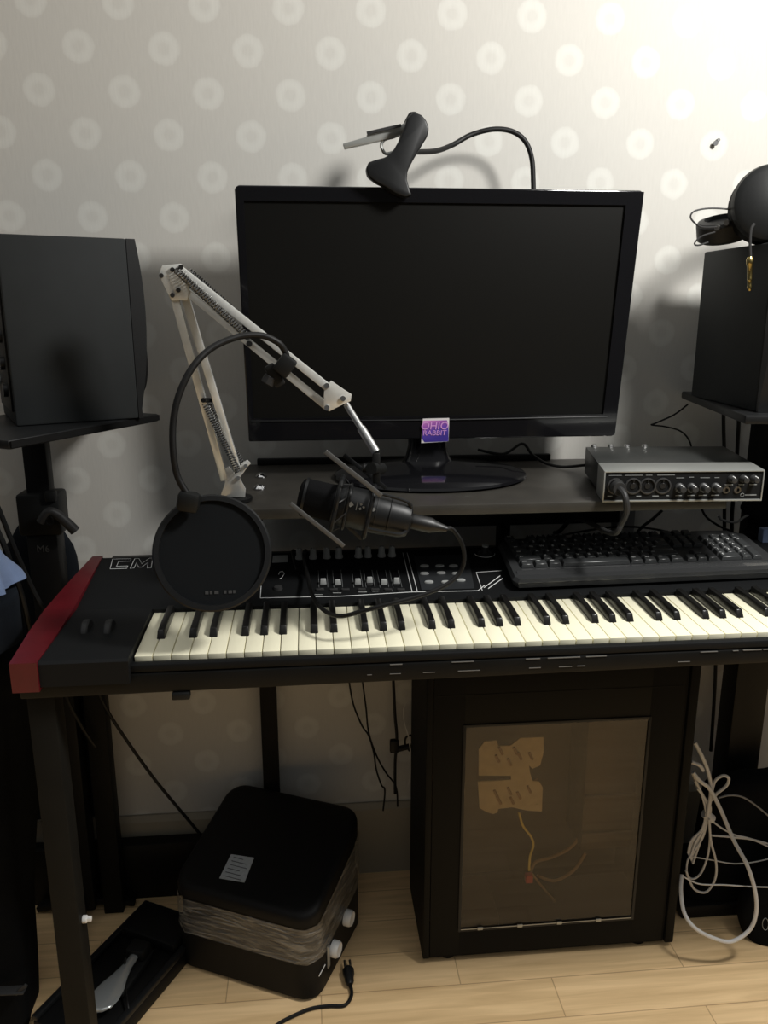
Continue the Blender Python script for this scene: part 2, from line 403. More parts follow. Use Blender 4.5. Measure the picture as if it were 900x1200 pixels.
# cheek block left of the keys
xl = KX0-.0015
c.prism([(SX0,.966,BZ-.010),(SX0,.966,.757),(SX0,.969,.7605),(SX0,1.14,PZ0+.0005),(SX0,1.14,BZ),(SX0,.974,BZ),(SX0,.974,BZ-.010)], (xl-SX0,0,0))
xr = KX0+52*KP+.0015
c.prism([(xr,.966,BZ),(xr,.966,.757),(xr,.969,.7605),(xr,1.14,PZ0+.0005),(xr,1.14,BZ)], (SX1-xr,0,0))
c.box((xl-.001,.977,BZ),(xr+.001,1.139,.7375),.0005)
c.box((xl-.001,.976,BZ),(xr+.001,.989,.7470),.002)
obj('body', c, 'panel_black', syn)
for sgn, X in ((-1, SX0), (1, SX1)):
    r = MB()
    def o_(y): return (.032 if y < 1.0 else .040 if y < 1.15 else .034 if y < 1.22 else .028 if y<1.28 else .019)
    ys = [.962, 1.06, 1.13, 1.22, 1.315]; ww = [.033,.040,.041,.030,.017]; zz = [.7615,.7640,.7680,.7795,.7905]
    for i in range(4):
        a, bb = i, i+1
        zb = [BZ if ys[j] > .975 else .722 for j in (a, bb)]
        if i == 0:
            r.hexa([(X+sgn*.0002,.962,.722),(X+sgn*ww[0],.962,.722),(X+sgn*ww[0],.9735,.722),(X+sgn*.0002,.9735,.722)],
                   [(X+sgn*.0002,.962,zz[0]),(X+sgn*ww[0],.962,zz[0]),(X+sgn*(ww[0]+.001),.9735,zz[0]+.0003),(X+sgn*.0002,.9735,zz[0]+.0003)])
            r.hexa([(X+sgn*.0002,.9735,BZ),(X+sgn*(ww[0]+.001),.9735,BZ),(X+sgn*ww[1],ys[1],BZ),(X+sgn*.0002,ys[1],BZ)],
                   [(X+sgn*.0002,.9735,zz[0]+.0003),(X+sgn*(ww[0]+.001),.9735,zz[0]+.0003),(X+sgn*ww[1],ys[1],zz[1]),(X+sgn*.0002,ys[1],zz[1])])
        else:
            r.hexa([(X+sgn*.0002,ys[a],BZ),(X+sgn*ww[a],ys[a],BZ),(X+sgn*ww[bb],ys[bb],BZ),(X+sgn*.0002,ys[bb],BZ)],
                   [(X+sgn*.0002,ys[a],zz[a]),(X+sgn*ww[a],ys[a],zz[a]),(X+sgn*ww[bb],ys[bb],zz[bb]),(X+sgn*.0002,ys[bb],zz[bb])])
    tag(obj('end_cheek', r, 'red_gloss', syn), 'glossy dark red end cheek')
# keys
def white_z(y): return .7515+.0314*(y-KY0)
for i in range(52):
    x0 = KX0+i*KP+.0006; x1 = x0+KP-.0012
    k = MB().hexa([(x0,KY0+.002,.7385),(x1,KY0+.002,.7385),(x1,KY1,.7385),(x0,KY1,.7385)], [(x0,KY0,white_z(KY0)),(x1,KY0,white_z(KY0)),(x1,KY1,white_z(KY1)),(x0,KY1,white_z(KY1))], .0007, 2)
    obj('white_key', k, 'key_white', syn)
for i in range(1, 52):
    if (i-2) % 7 in (0, 3) : continue      # boundaries B|C and E|F carry no black key
    kk = (i-2) % 7
    dx = {1:-.0018, 2:.0018, 4:-.0022, 5:0, 6:.0022}[kk] if kk in (1,2,4,5,6) else 0
    xc = KX0+i*KP+dx; a, bt = .0056, .0044; y0 = 1.043
    zb, zt = .752, .7655
    k = MB().hexa([(xc-a,y0,zb),(xc+a,y0,zb),(xc+a,KY1,zb),(xc-a,KY1,zb)], [(xc-bt,y0+.006,zt-.001),(xc+bt,y0+.006,zt-.001),(xc+bt,KY1,zt+.002),(xc-bt,KY1,zt+.002)], .0013, 2)
    obj('black_key', k, 'key_black', syn)
# wheels
for px in (99, 126):
    p = atz(px, 740, .762)
    w = MB().lathe([(0,-.0048),(.019,-.0048),(.0205,-.003),(.0205,.003),(.019,.0048),(0,.0048)], (p.x, p.y+.012, .753), (1,0,0), 40)
    # keep only what rises out of the cheek block
    bmesh.ops.bisect_plane(w.bm, geom=w.bm.verts[:]+w.bm.edges[:]+w.bm.faces[:], plane_co=(0,0,.7585), plane_no=(0,0,-1), clear_outer=True)
    obj('wheel', w, 'rubber_grey', syn)
# knobs, sliders, buttons
for px in (351,367,383,397,420,431,447,459):
    p = px2(at(px, 655, 1.29).x, 1.287)
    kb = MB().lathe([(0,0),(.0070,0),(.0070,.003),(.0056,.005),(.0052,.0165),(.0045,.0178),(0,.0178)], p, (0,-.05,1), 20)
    kn = obj('knob', kb, 'knob_grey', syn)
    obj('pointer', MB().box(V(p)+V((-.0006,-.0052,.006)), V(p)+V((.0006,-.004,.0185))), 'print_white', kn)
for n_, px in enumerate((380,397,420,434,450,465)):
    a = pp(px-3, 669, 0); q = pp(px, 687, 0); x = (a.x+q.x)/2
    s_ = MB(); s_.hexa([px2(x-.0055,q.y,.0001),px2(x+.0055,q.y,.0001),px2(x+.0055,a.y,.0001),px2(x-.0055,a.y,.0001)],[px2(x-.0055,q.y,.0012),px2(x+.0055,q.y,.0012),px2(x+.0055,a.y,.0012),px2(x-.0055,a.y,.0012)])
    so = obj('slider_slot', s_, 'black_gloss', syn)
    yy = q.y+(a.y-q.y)*(.15,.1,.15,.25,.12,.2)[n_]
    obj('slider_cap', MB().hexa([px2(x-.005,yy-.004,.0005),px2(x+.005,yy-.004,.0005),px2(x+.005,yy+.004,.0005),px2(x-.005,yy+.004,.0005)],[px2(x-.004,yy-.002,.009),px2(x+.004,yy-.002,.009),px2(x+.004,yy+.002,.009),px2(x-.004,yy+.002,.009)],.0006), 'knob_grey', so)
    fr = MB()
    for sx in (-1, 1): fr.tube([px2(x+sx*.0068,q.y-.004,.0004), px2(x+sx*.0068,a.y+.002,.0004)], .00035, 5, smooth=False)
    obj('slider_frame', fr, 'print_dim', so)
for n_, px in enumerate((375,391,405,424,440,455,470)):
    p = pp(px, 692, 0)
    obj('button', MB().hexa([px2(p.x-.006,p.y-.002,.0001),px2(p.x+.006,p.y-.002,.0001),px2(p.x+.006,p.y+.003,.0001),px2(p.x-.006,p.y+.003,.0001)],[px2(p.x-.006,p.y-.002,.003),px2(p.x+.006,p.y-.002,.003),px2(p.x+.006,p.y+.003,.003),px2(p.x-.006,p.y+.003,.003)],.0008), 'knob_dark', syn)
g = MB()      # grey display field with oval buttons
c4 = [pp(485,652,.0002), pp(548,650,.0002), pp(556,690,.0002), pp(494,692,.0002)]
g.prism(c4, PN*.0008); obj('button_field', g, 'panel_grey', syn)
for (zx, zy) in ((555,125),(605,125),(650,125),(555,150),(610,148),(660,150),(570,178),(625,178),(675,172)):
    p = pp(300+zx/2.8125, 620+zy/2.8125, .001)
    ob = MB().lathe([(0,0),(.0058,0),(.0058,.0015),(.005,.0025),(0,.0025)], (0,0,0), (0,0,1), 20).xf(Matrix.Translation(p) @ Matrix.Rotation(math.atan2(PN.y*-1, PN.z)*1.0, 4, 'X') @ Matrix.Diagonal((1.25,.6,1,1)))
    obj('button', ob, 'knob_grey', syn)
p = px2(at(568,652,1.285).x, 1.285)
kn = obj('dial', MB().lathe([(0,0),(.012,0),(.012,.002),(.0065,.004),(.0058,.014),(0,.015)], p, PN, 28), 'knob_dark', syn)
obj('dial_cap', MB().lathe([(0,0),(.0058,0),(.0052,.003),(0,.0035)], V(p)+PN*.0142, PN, 20), 'knob_grey', kn)
gr = MB()
def line(pts, r=.00055):
    gr.tube([pp(x, y, .0004) for x, y in pts], r, 5, smooth=False)
line([(305,701),(306,686)]); line([(305,701),(400,699),(483,694)]); line([(483,694),(560,692.5),(568,686)])
line([(472,648),(483,694)]); line([(477,648),(489,693)])
line([(558,671),(588,669)]); line([(558,671),(565,692)]); line([(567,689),(586,675)]); line([(572,690),(589,678)])
line([(300+x/2.8125, 620+y/2.8125) for x, y in ((75,150),(78,142),(88,140),(94,148),(84,162),(78,165))], .0006)
gr.tube([px2(p.x+.017*math.cos(a), p.y+.014*math.sin(a), .0006) for a in [PI*1.0+i*PI/12 for i in range(13)]], .0006, 5)
for x, y, l in ((368,700,10),(390,698,10),(420,697,10),(436,696,8),(452,695,8),(500,656,10),(520,655,8)):
    gr.tube([pp(x,y-3,.0004), pp(x+l,y-3,.0004)], .0003, 4, smooth=False)
# maker's outlined letters beside the red cheek
def letters(poly):
    gr.tube([pp(x, y, .0004) for x, y in poly]+[pp(*poly[0], .0004)], .0005, 5, smooth=False)
letters([(132,655.5),(154,655),(152.5,658),(139,658.5),(136.5,664),(150,663.5),(148.5,666.5),(129,667)])
letters([(158,655),(163,655),(166,661),(175,654.5),(179,654.5),(177,666),(172.5,666),(173.5,659.5),(166,665),(162.5,665),(160,659.5),(157,666),(152.5,666.5)])
letters([(184,654.5),(206,654),(205,657),(190,657.5),(189.5,659),(203,658.5),(202,661),(188.5,661.5),(188,663.5),(202,663),(201,666),(181,666)])
obj('panel_print', gr, 'print_white', syn)
d_ = MB().prism([pp(320,652,.0003),pp(337,651.5,.0003),pp(337,659,.0003),pp(319,660,.0003)], PN*.0012); obj('small_display', d_, 'knob_grey', syn)
d_ = MB().lathe([(0,0),(.007,0),(.006,.004),(0,.0045)], pp(326,690,0), PN, 20); obj('button', d_, 'knob_dark', syn)

# ================================================================== RAISED SHELF
SZ = .905
shelf = thing('monitor_shelf', 'dark grey raised shelf under the monitor, above the synthesizer', 'shelf', (.255, 1.40, DZ1+.001))
obj('shelf_board', MB().box((-.124,1.150,SZ-.016),(.637,1.497,SZ),.0015), 'shelf_wood', shelf)
obj('back_lip', MB().box((-.095,1.484,SZ+.0002),(.46,1.497,SZ+.012),.0015), 'black_metal', shelf)
for x in (-.105, .345, .575): obj('leg', MB().box((x,1.40,DZ1+.001),(x+.02,1.43,SZ-.0165),.002), 'black_metal', shelf)
xa = at(720,600,1.36).x
obj('support_post', MB().box((xa,1.345,DZ1+.001),(xa+.034,1.375,SZ-.0165),.004), 'cable_grey', shelf)
obj('front_rail', MB().box((.13,1.335,.82),(xa,1.343,SZ-.0165),.001), 'black_metal', shelf)

# ================================================================== MONITOR
MX0, MX1, MY, MZ = -.1035, .545, 1.36, .970
mon = thing('monitor', 'large glossy black flat monitor standing switched off in the middle of the shelf', 'monitor', (.208, 1.36, SZ+.001))
SH = -.0627
def mp_(x, y, dz): return V((x, MY+y+dz*SH, MZ+dz))
outer = [(MX0+.004,0),(MX0,.395),(MX0+.006,.400),(MX1-.006,.400),(MX1,.394),(MX1-.010,.004),(MX1-.016,0)]
hs = MB().prism([mp_(x,0,z) for x, z in outer], (0,.028,0), .002)
hs.prism([mp_(x,.026,z) for x, z in [(MX0+.03,.03),(MX0+.03,.37),(MX1-.03,.37),(MX1-.03,.03)]], (0,.028,.0), .008)
obj('housing', hs, 'black_gloss', mon)
bz = MB()
ix0, ix1, iz0, iz1 = MX0+.014, MX1-.031, .040, .377
def ring(o, i, y0, y1):
    n = len(o)
    for k in range(n):
        a, b_, c_, d = o[k], o[(k+1)%n], i[(k+1)%n], i[k]
        bz.hexa([mp_(a[0],y0,a[1]),mp_(b_[0],y0,b_[1]),mp_(c_[0],y0,c_[1]),mp_(d[0],y0,d[1])],[mp_(a[0],y1,a[1]),mp_(b_[0],y1,b_[1]),mp_(c_[0],y1,c_[1]),mp_(d[0],y1,d[1])])
ring([(MX0+.006,.003),(MX0+.003,.397),(MX1-.003,.397),(MX1-.014,.003)], [(ix0,iz0),(ix0,iz1),(ix1,iz1),(ix1-.006,iz0)], -.006, -.0005)
obj('bezel', bz, 'black_gloss', mon)
obj('screen', MB().prism([mp_(ix0,-.0015,iz0),mp_(ix0,-.0015,iz1),mp_(ix1,-.0015,iz1),mp_(ix1-.006,-.0015,iz0)], (0,.001,0)), 'screen', mon)
tr = MB().tube([mp_(MX0+.01,-.0068,.036), mp_(.2,-.0072,.034), mp_(MX1-.03,-.0068,.036)], .0012, 8)
obj('trim_strip', tr, 'black_satin', mon)
bs = MB().lathe([(0,0),(.160,0),(.166,.003),(.164,.007),(.150,.012),(.08,.017),(.045,.022),(0,.022)], (0,0,0), (0,0,1), 64).xf(Matrix.Translation((.208,1.352,SZ+.001)) @ Matrix.Diagonal((1,.78,1,1)))
base = obj('stand_base', bs, 'black_gloss', mon)
nk = MB().lathe([(0,0),(.045,0),(.038,.012),(.034,.03),(.034,.14),(0,.14)], (0,0,0), (0,0,1), 40).xf(Matrix.Translation((.208,1.392,SZ+.02)) @ Matrix.Diagonal((1,.45,1,1)))
obj('neck', nk, 'black_gloss', mon)
# sticker
sx0, sx1, sz0, sz1 = .1915, .2385, .9665, 1.0065
SY = MY-.0085
def q_(x, z, y=0): return V((x, SY+(z-MZ)*SH+y, z))
s_ = MB().prism([q_(sx0,sz0-.002),q_(sx0+.002,sz1),q_(sx1,sz1+.0005),q_(sx1,sz0)], (0,.0008,0)); 
st = obj('sticker', s_, 'sticker_white'); tag(st, 'small square purple sticker reading OHIO RABBIT on the monitor chin', 'sticker')
s_ = MB().prism([q_(sx0+.0055,sz0-.0004,-.0004),q_(sx0+.001,sz0+.006,-.0004),q_(sx0+.0025,sz1-.004,-.0004),q_(sx0+.005,sz1-.0035,-.0004),q_(sx1-.004,sz1-.003,-.0004),q_(sx1-.001,sz1-.012,-.0004),q_(sx1-.0002,sz0+.0006,-.0004)], (0,.0003,0)); obj('print', s_, 'sticker_purple', st)
RX = Matrix.Rotation(PI/2, 4, 'X')
tx = MB().text('OHIO', .0185, Matrix.Translation(q_(.2135,.9935,-.0008)) @ RX, .0002, .12, .98); tx.text('RABBIT', .0125, Matrix.Translation(q_(.2135,.9815,-.0008)) @ RX, .0002, .12, 1.0)
obj('lettering', tx, 'sticker_pink', st)

# ================================================================== SPEAKERS
def speaker(name, label, loc, rz, W, D, H, rim='black_satin'):
    t = thing(name, label, 'speaker', loc, (0,0,rz))
    obj('cabinet', MB().box((0,.0105,0),(W,D,H),.003), 'speaker_vinyl', t, world=False)
    n = 18; prof = [(0,.010,0),(0,.010,H)]
    for i in range(n+1):
        u = i/n; prof.append((0, .004-.016*math.sin(PI*min(1, .12+u*.95))**.8 if u < .93 else .004-.016*math.sin(PI*min(1,.12+.93*.95))**.8, H*(1-u)))
    obj('front_baffle', MB().prism([(p[0]+.0015,p[1],p[2]) for p in prof], (W-.003,0,0)), rim, t, world=False)
    wf = MB().lathe([(0,.004),(.018,.008),(.022,.002),(W*.33,.010),(W*.37,.013),(W*.40,.008),(W*.42,.004),(W*.42,-.002),(0,-.002)], (W/2,-.002,H*.34), (0,-1,0), 48); obj('woofer', wf, 'rubber', t, world=False)
    tw = MB().lathe([(0,.008),(.010,.007),(.014,.002),(.034,.006),(.036,.0),(.036,-.004),(0,-.004)], (W/2,-.003,H*.76), (0,-1,0), 40); obj('tweeter', tw, 'black_metal', t, world=False)
    rp = obj('rear_panel', MB().box((.012,D-.001,.02),(W-.012,D+.003,H-.03),.001), 'black_metal', t, world=False)
    for i in range(4): obj('dial', MB().cyl((W-.035-.0*i,D+.003,.06+.035*i),(W-.035,D+.014,.06+.035*i),.007,16), 'knob_grey', rp, world=False)
    for i in range(3): obj('socket', MB().cyl((.045,D+.003,.05+.04*i),(.045,D+.009,.05+.04*i),.010,20), 'dark_steel', rp, world=False)
    return t
PLZ = 1.017
SPR = math.radians(115)
speaker('studio_speaker', 'dark grey box speaker on the left stand, its side turned to the viewer', (-.43+.19*.906, 1.24+.19*.4226, PLZ+.0005), SPR, .165, .19, .272)
speaker('studio_speaker', 'black box speaker on the right stand, under the headphones', (.681, 1.168, 1.0335), math.radians(-2.5), .18, .245, .248)

# left speaker stand
ls = thing('speaker_stand', 'black pole stand carrying the left speaker, with a clamp lever', 'speaker stand', (-.468, 1.44, 0))
A = V((-.398,1.11,0)); ed = V((.495,.869,0)).normalized(); pd = V((-.869,.495,0)).normalized()
P4 = [A, A+ed*.305, A+ed*.305+pd*.225, A+pd*.235]
pl = MB().hexa([p+V((0,0,PLZ-.013)) for p in P4], [p+V((0,0,PLZ)) for p in P4], .003); obj('top_plate', pl, 'black_satin', ls)
obj('plate_lip', MB().bar(A+V((0,0,PLZ-.006))+ed*.002-pd*.0015, A+ed*.303+V((0,0,PLZ-.006))-pd*.0015, .009, .003, pd), 'black_metal', ls)
obj('pole', MB().box((-.491,1.425,.60),(-.451,1.455,PLZ-.0135),.003), 'black_metal', ls)
obj('lower_tube', MB().box((-.497,1.418,.02),(-.445,1.462,.80),.003), 'black_metal', ls)
cl = obj('clamp', MB().box((-.507,1.412,.80),(-.434,1.466,.875),.006).cyl((-.437,1.40,.835),(-.437,1.41,.835),.011,18).box((-.455,1.404,.862),(-.436,1.42,.882),.004), 'black_plastic', ls)
lv = MB().tube([at(88,622,1.400),at(78,612,1.396),at(66,602,1.392),at(56,600,1.388),at(47,612,1.386)], .0095, 12, r2=.007); obj('lever', lv, 'rubber_grey', cl)
obj('pull_ring', MB().tube([at(58+4*math.cos(a),610+5*math.sin(a),1.384) for a in [i*PI/6 for i in range(12)]], .0012, 6, closed=True, res=2), 'black_metal', cl)
nt = MB().text('M6', .018, Matrix.Translation((-.470,1.4170,.775)) @ RX, .0003); tag(obj('number_print', nt, 'print_faint', ls), 'faint pale marking on the tube')
for a in (.3, PI-.3, -PI/2):
    obj('leg', MB().bar((-.471,1.44,.035), (-.471+.10*math.cos(a), 1.44+(.05 if math.sin(a)>0 else .10)*math.sin(a), .008), .022, .012, (0,0,1), .002), 'black_metal', ls)

# right speaker stand
rs = thing('speaker_stand', 'black stand carrying the right speaker beside the audio interface', 'speaker stand', (.83, 1.41, 0))
A2 = V((.650,1.148,0)); e2 = V((.18,.984,0)).normalized(); p2 = V((.984,-.12,0)).normalized()
P5 = [A2, A2+p2*.24, A2+p2*.24+e2*.34, A2+e2*.355]
obj('top_plate', MB().hexa([p+V((0,0,1.019)) for p in P5], [p+V((0,0,1.033)) for p in P5], .003), 'black_satin', rs)
obj('pole', MB().box((.826,1.385,.03),(.895,1.44,1.0185),.004), 'black_metal', rs)
obj('base', MB().box((.72,1.305,0),(1.06,1.50,.03),.006), 'black_metal', rs)

# ================================================================== HEADPHONES
HZ = 1.282
hp = thing('headphones', 'black closed headphones lying on top of the right speaker', 'headphones', (.745, 1.27, HZ))
cc = at(903,243,1.225); ax = V((-.30,-.95,.10)).normalized()
cup = MB().lathe([(0,.0),(.045,0),(.054,.004),(.057,.014),(.054,.024),(.045,.030),(0,.030)], cc-ax*.012+V((0,0,.0)), ax, 48)
mnz = min(v.co.z for v in cup.bm.verts); cup.xf(Matrix.Translation((0,0,HZ+.0005-mnz)))
ce = obj('ear_cup', cup, 'black_plastic', hp)
cc = cc+V((0,0,HZ+.0005-mnz))
pd_ = MB().lathe([(.030,-.002),(.052,-.004),(.056,-.014),(.048,-.022),(.030,-.020),(.030,-.002)], cc-ax*.012, ax, 48); obj('ear_pad', pd_, 'rubber', hp)
c2 = at(846,263,1.30); a2 = V((.10,.30,.95)).normalized()
cu2 = MB().lathe([(0,0),(.030,0),(.036,.004),(.037,.024),(.034,.028),(.026,.030),(.024,.024),(0,.022)], (0,0,0), (0,0,1), 48)
cu2.xf(Matrix.Translation((c2.x+.004,c2.y,HZ+.016)) @ Matrix.Rotation(math.radians(-13),4,'Y') @ Matrix.Rotation(math.radians(14),4,'X') @ Matrix.Diagonal((1.1,1,1.15,1)))
mnz = min(v.co.z for v in cu2.bm.verts); cu2.xf(Matrix.Translation((0,0,HZ+.0005-mnz)))
e2_ = obj('ear_cup', cu2, 'rubber_grey', hp)
hb = MB()
hbp = [at(868,262,1.27), at(872,235,1.30), at(890,222,1.34), at(925,225,1.37), at(960,240,1.36), at(985,262,1.32)]
hb.tube(hbp, .010, 10); obj('headband', hb, 'rubber', hp)
hinge = MB().cyl(at(842,267,1.262),at(840,267,1.250),.004,12).cyl(at(853,261,1.262),at(851,261,1.250),.004,12).cyl(at(871,257,1.235),at(869,257,1.222),.005,12); obj('hinge_screws', hinge, 'steel', hp)
obj('cord', MB().tube([at(x,y,1.245) for x, y in ((840,266),(822,266),(811,258),(810,251),(818,246),(838,244),(868,247),(878,251))], .0013, 6), 'rubber_grey', hp)
obj('cord', MB().tube([at(x,y,1.25) for x, y in ((838,272),(822,277),(814,285),(818,287.5),(830,284))], .0013, 6), 'rubber_grey', hp)
obj('cord', MB().tube([at(x,y,1.18) for x, y in ((884,262),(880,270),(879,285),(879.5,303))], .0022, 8), 'rubber_grey', hp)
jk = MB().lathe([(0,0),(.0035,0),(.0052,.004),(.0050,.010),(.0036,.013),(.0034,.030),(.0038,.032),(.0030,.034),(.0028,.040),(.0036,.043),(.0018,.048),(0,.049)], at(879,301,1.176), at(878.5,331,1.176)-at(879,301,1.176), 16); tag(obj('jack_plug', jk, 'brass', hp), 'gold jack plug')

# ================================================================== AUDIO INTERFACE
ai = thing('audio_interface', 'silver and black audio interface with sockets and knobs on the right end of the shelf', 'audio interface', (.57, 1.24, SZ+.001))
IZ = SZ+.004
F0, F1 = V((.436,1.140,0)), V((.678,1.126,0)); B0, B1 = V((.480,1.352,0)), V((.722,1.336,0))
u_ = (F1-F0).normalized(); v_ = (B0-F0).normalized(); fn_ = V((u_.y,-u_.x,0))
hI = .043
def ip(a, t_, z): return F0.lerp(F1, a).lerp(B0.lerp(B1, a), t_)+V((0,0,z))
obj('chassis', MB().hexa([ip(.01,.02,IZ),ip(.99,.02,IZ),ip(1,.98,IZ),ip(0,.98,IZ)], [ip(.01,.02,IZ+hI-.001),ip(.99,.02,IZ+hI-.001),ip(1,1,IZ+hI-.001),ip(0,1,IZ+hI-.001)], .0015), 'interface_top', ai)
obj('top_cover', MB().hexa([ip(0,.30,IZ+hI-.0008),ip(1,.30,IZ+hI-.0008),ip(1,.99,IZ+hI-.0008),ip(0,.99,IZ+hI-.0008)], [ip(0,.30,IZ+hI+.0015),ip(1,.30,IZ+hI+.0015),ip(1,.99,IZ+hI+.0015),ip(0,.99,IZ+hI+.0015)], .0005), 'interface_top', ai)
fr = MB()
fr.hexa([ip(0,0,IZ+hI-.0008),ip(1,0,IZ+hI-.0008),ip(1,.299,IZ+hI-.0008),ip(0,.299,IZ+hI-.0008)], [ip(0,0,IZ+hI+.0012),ip(1,0,IZ+hI+.0012),ip(1,.299,IZ+hI+.0016),ip(0,.299,IZ+hI+.0016)], .0005)
for a, b_ in ((0,.008),(.992,1)): fr.hexa([ip(a,0,IZ-.001),ip(b_,0,IZ-.001),ip(b_,.30,IZ-.001),ip(a,.30,IZ-.001)], [ip(a,0,IZ+hI),ip(b_,0,IZ+hI),ip(b_,.30,IZ+hI),ip(a,.30,IZ+hI)], .0004)
fr.hexa([ip(0,0,IZ-.0028),ip(1,0,IZ-.0028),ip(1,.30,IZ-.0028),ip(0,.30,IZ-.0028)], [ip(0,0,IZ-.0003),ip(1,0,IZ-.0003),ip(1,.30,IZ-.0003),ip(0,.30,IZ-.0003)], .0004)
tag(obj('front_frame', fr, 'interface_silver', ai), 'silver frame around the front')
obj('front_panel', MB().hexa([ip(.008,.012,IZ),ip(.992,.012,IZ),ip(.992,.03,IZ),ip(.008,.03,IZ)], [ip(.008,.012,IZ+hI-.001),ip(.992,.012,IZ+hI-.001),ip(.992,.03,IZ+hI-.001),ip(.008,.03,IZ+hI-.001)]), 'panel_black', ai)
for a, z in ((.075,.021),(.185,.021),(.275,.021),(.370,.021)):
    o = ip(a,.012,IZ+z)
    so = obj('combo_socket', MB().lathe([(.0125,0),(.0125,.002),(.0105,.0025),(.0098,-.002),(0,-.002),(0,-.003),(.0125,-.003)], o, fn_, 28), 'knob_dark', ai)
    obj('socket_insert', MB().lathe([(0,.0005),(.004,.0005),(.0045,0),(.0045,-.002),(0,-.002)], o+fn_*.0008, fn_, 18).box(o+V((-.0008,-.003,.006)), o+V((.0008,-.0015,.009))), 'dark_steel', so)
for a in (.475,.55,.625,.70):
    o = ip(a,.012,IZ+.018)
    kn = obj('gain_knob', MB().lathe([(0,0),(.0075,0),(.0072,.003),(.0052,.005),(.0048,.016),(.004,.017),(0,.017)], o, fn_, 24), 'knob_dark', ai)
    obj('knob_line', MB().bar(o+fn_*.0173+V((0,0,.0045)), o+fn_*.006+V((0,0,.0052)), .0014, .001, (0,0,1)), 'print_white', kn)
for a in (.795,.87,.935):
    o = ip(a,.012,IZ+.031)
    kn = obj('level_knob', MB().lathe([(0,0),(.006,0),(.0058,.002),(.0046,.004),(.0042,.013),(0,.014)], o, fn_, 20), 'knob_dark', ai)
    obj('knob_line', MB().bar(o+fn_*.0143+V((0,0,.0038)), o+fn_*.005+V((0,0,.0045)), .0013, .001, (0,0,1)), 'print_white', kn)
for a in (.77,.84):
    o = ip(a,.012,IZ+.014)
    so = obj('phones_socket', MB().lathe([(0,0),(.003,0),(.003,.002),(.0052,.002),(.0056,0),(.0056,-.002),(0,-.002)], o, fn_, 22), 'steel', ai)
pr_ = MB()
for a0, a1, z in ((.03,.06,.006),(.21,.24,.0055),(.31,.35,.0055),(.40,.415,.006),(.455,.495,.006),(.53,.575,.006),(.60,.65,.006),(.68,.73,.006),(.45,.50,.033),(.53,.56,.034),(.60,.66,.033),(.69,.72,.033),(.76,.81,.022),(.845,.88,.022),(.915,.96,.022),(.03,.11,.0375),(.13,.24,.0375),(.26,.30,.0375),(.33,.44,.0375)):
    th = .0008 if z > .03 else .0013
    pr_.bar(ip(a0,.010,IZ+z), ip(a1,.010,IZ+z), .0006, th, (0,0,1))
pr_.tube([ip(.875,.010,IZ+.006)+V((.0028*math.cos(a),-.0003,.0028*math.sin(a))) for a in [i*PI/5 for i in range(10)]], .0004, 5, closed=True, res=2)
pr_.bar(ip(.893,.010,IZ+.006), ip(.965,.010,IZ+.006), .0006, .0016, (0,0,1))
obj('panel_print', pr_, 'print_dim', ai)
for a in (.05,.17,.29,.42): obj('rear_connector', MB().box(ip(a,1.0,IZ+.030), ip(a+.035,1.0,IZ+.0475)+V((0,.010,0)),.002), 'steel', ai)
ft = MB()
for a in (.05,.82):
    for t_ in (.12,.88): ft.cyl(ip(a,t_,SZ+.0005), ip(a,t_,IZ-.0005), .006, 16)
obj('feet', ft, 'rubber', ai)

# ================================================================== PC KEYBOARD
kbd = thing('computer_keyboard', 'black full-size computer keyboard resting on the right part of the synthesizer', 'keyboard', (.3085, 1.150, .7705), (math.radians(9.6), 0, math.radians(1.6)))
KW, KD = .452, .150
sh = MB()
def kout(inset, z):
    pts = []
    for (x, y) in ((.006,0),(KW-.006,0),(KW,.006),(KW-.004,KD-.02),(KW-.03,KD-.002),(KW-.09,KD),(KW-.11,KD-.008),(.03,KD-.008),(.008,KD-.02),(0,.01)):
        c_ = V((KW/2, KD/2, 0)); v = V((x, y, 0)); pts.append(v+(c_-v).normalized()*inset+V((0,0,z)))
    return pts
sh.hexa(kout(.003,0), kout(0,.009), 0); sh.hexa(kout(0,.009), kout(.004,.015), 0)
obj('shell', sh, 'kb_black', kbd, world=False, angle=25)
pf = MB().hexa([(.006,-.0005,.008),(KW-.006,-.0005,.008),(KW-.008,.028,.0152),(.010,.028,.0152)], [(.007,.001,.0125),(KW-.007,.001,.0125),(KW-.008,.026,.0172),(.010,.026,.0172)], .001)
obj('front_strip', pf, 'strip_gloss', kbd, world=False)
U = .0183; kx, ky, kz = .020, .034, .0150
rows = []
R0 = [('',1.25),('',1.25),('',1.25),('',6.25),('',1.25),('',1.25),('',1.25),('',1.25)]
R1 = [('',2.25)]+[(c_,1) for c_ in 'ZXCVBNM,./']+[('',2.75)]
R2 = [('',1.75)]+[(c_,1) for c_ in "ASDFGHJKL;'"]+[('',2.25)]
R3 = [('',1.5)]+[(c_,1) for c_ in 'QWERTYUIOP[]']+[('\\',1.5)]
R4 = [(c_,1) for c_ in '`1234567890-=']+[('',2)]
R5 = [('Esc',1),(None,1),('F1',1),('F2',1),('F3',1),('F4',1),(None,.5),('F5',1),('F6',1),('F7',1),('F8',1),(None,.5),('F9',1),('F10',1),('F11',1),('F12',1)]
lst = []
for r, row in enumerate((R0,R1,R2,R3,R4,R5)):
    x = 0
    for c_, wd in row:
        if c_ is not None: lst.append((c_, x, r+(.25 if r == 5 else 0), wd, 1))
        x += wd
for i, c_ in enumerate(('',)*3): lst.append((c_,15.25+i,5.25,1,1)); lst.append((c_,15.25+i,4,1,1)); lst.append((c_,15.25+i,3,1,1)); lst.append((c_,15.25+i,0,1,1))
lst.append(('',16.25,1,1,1))
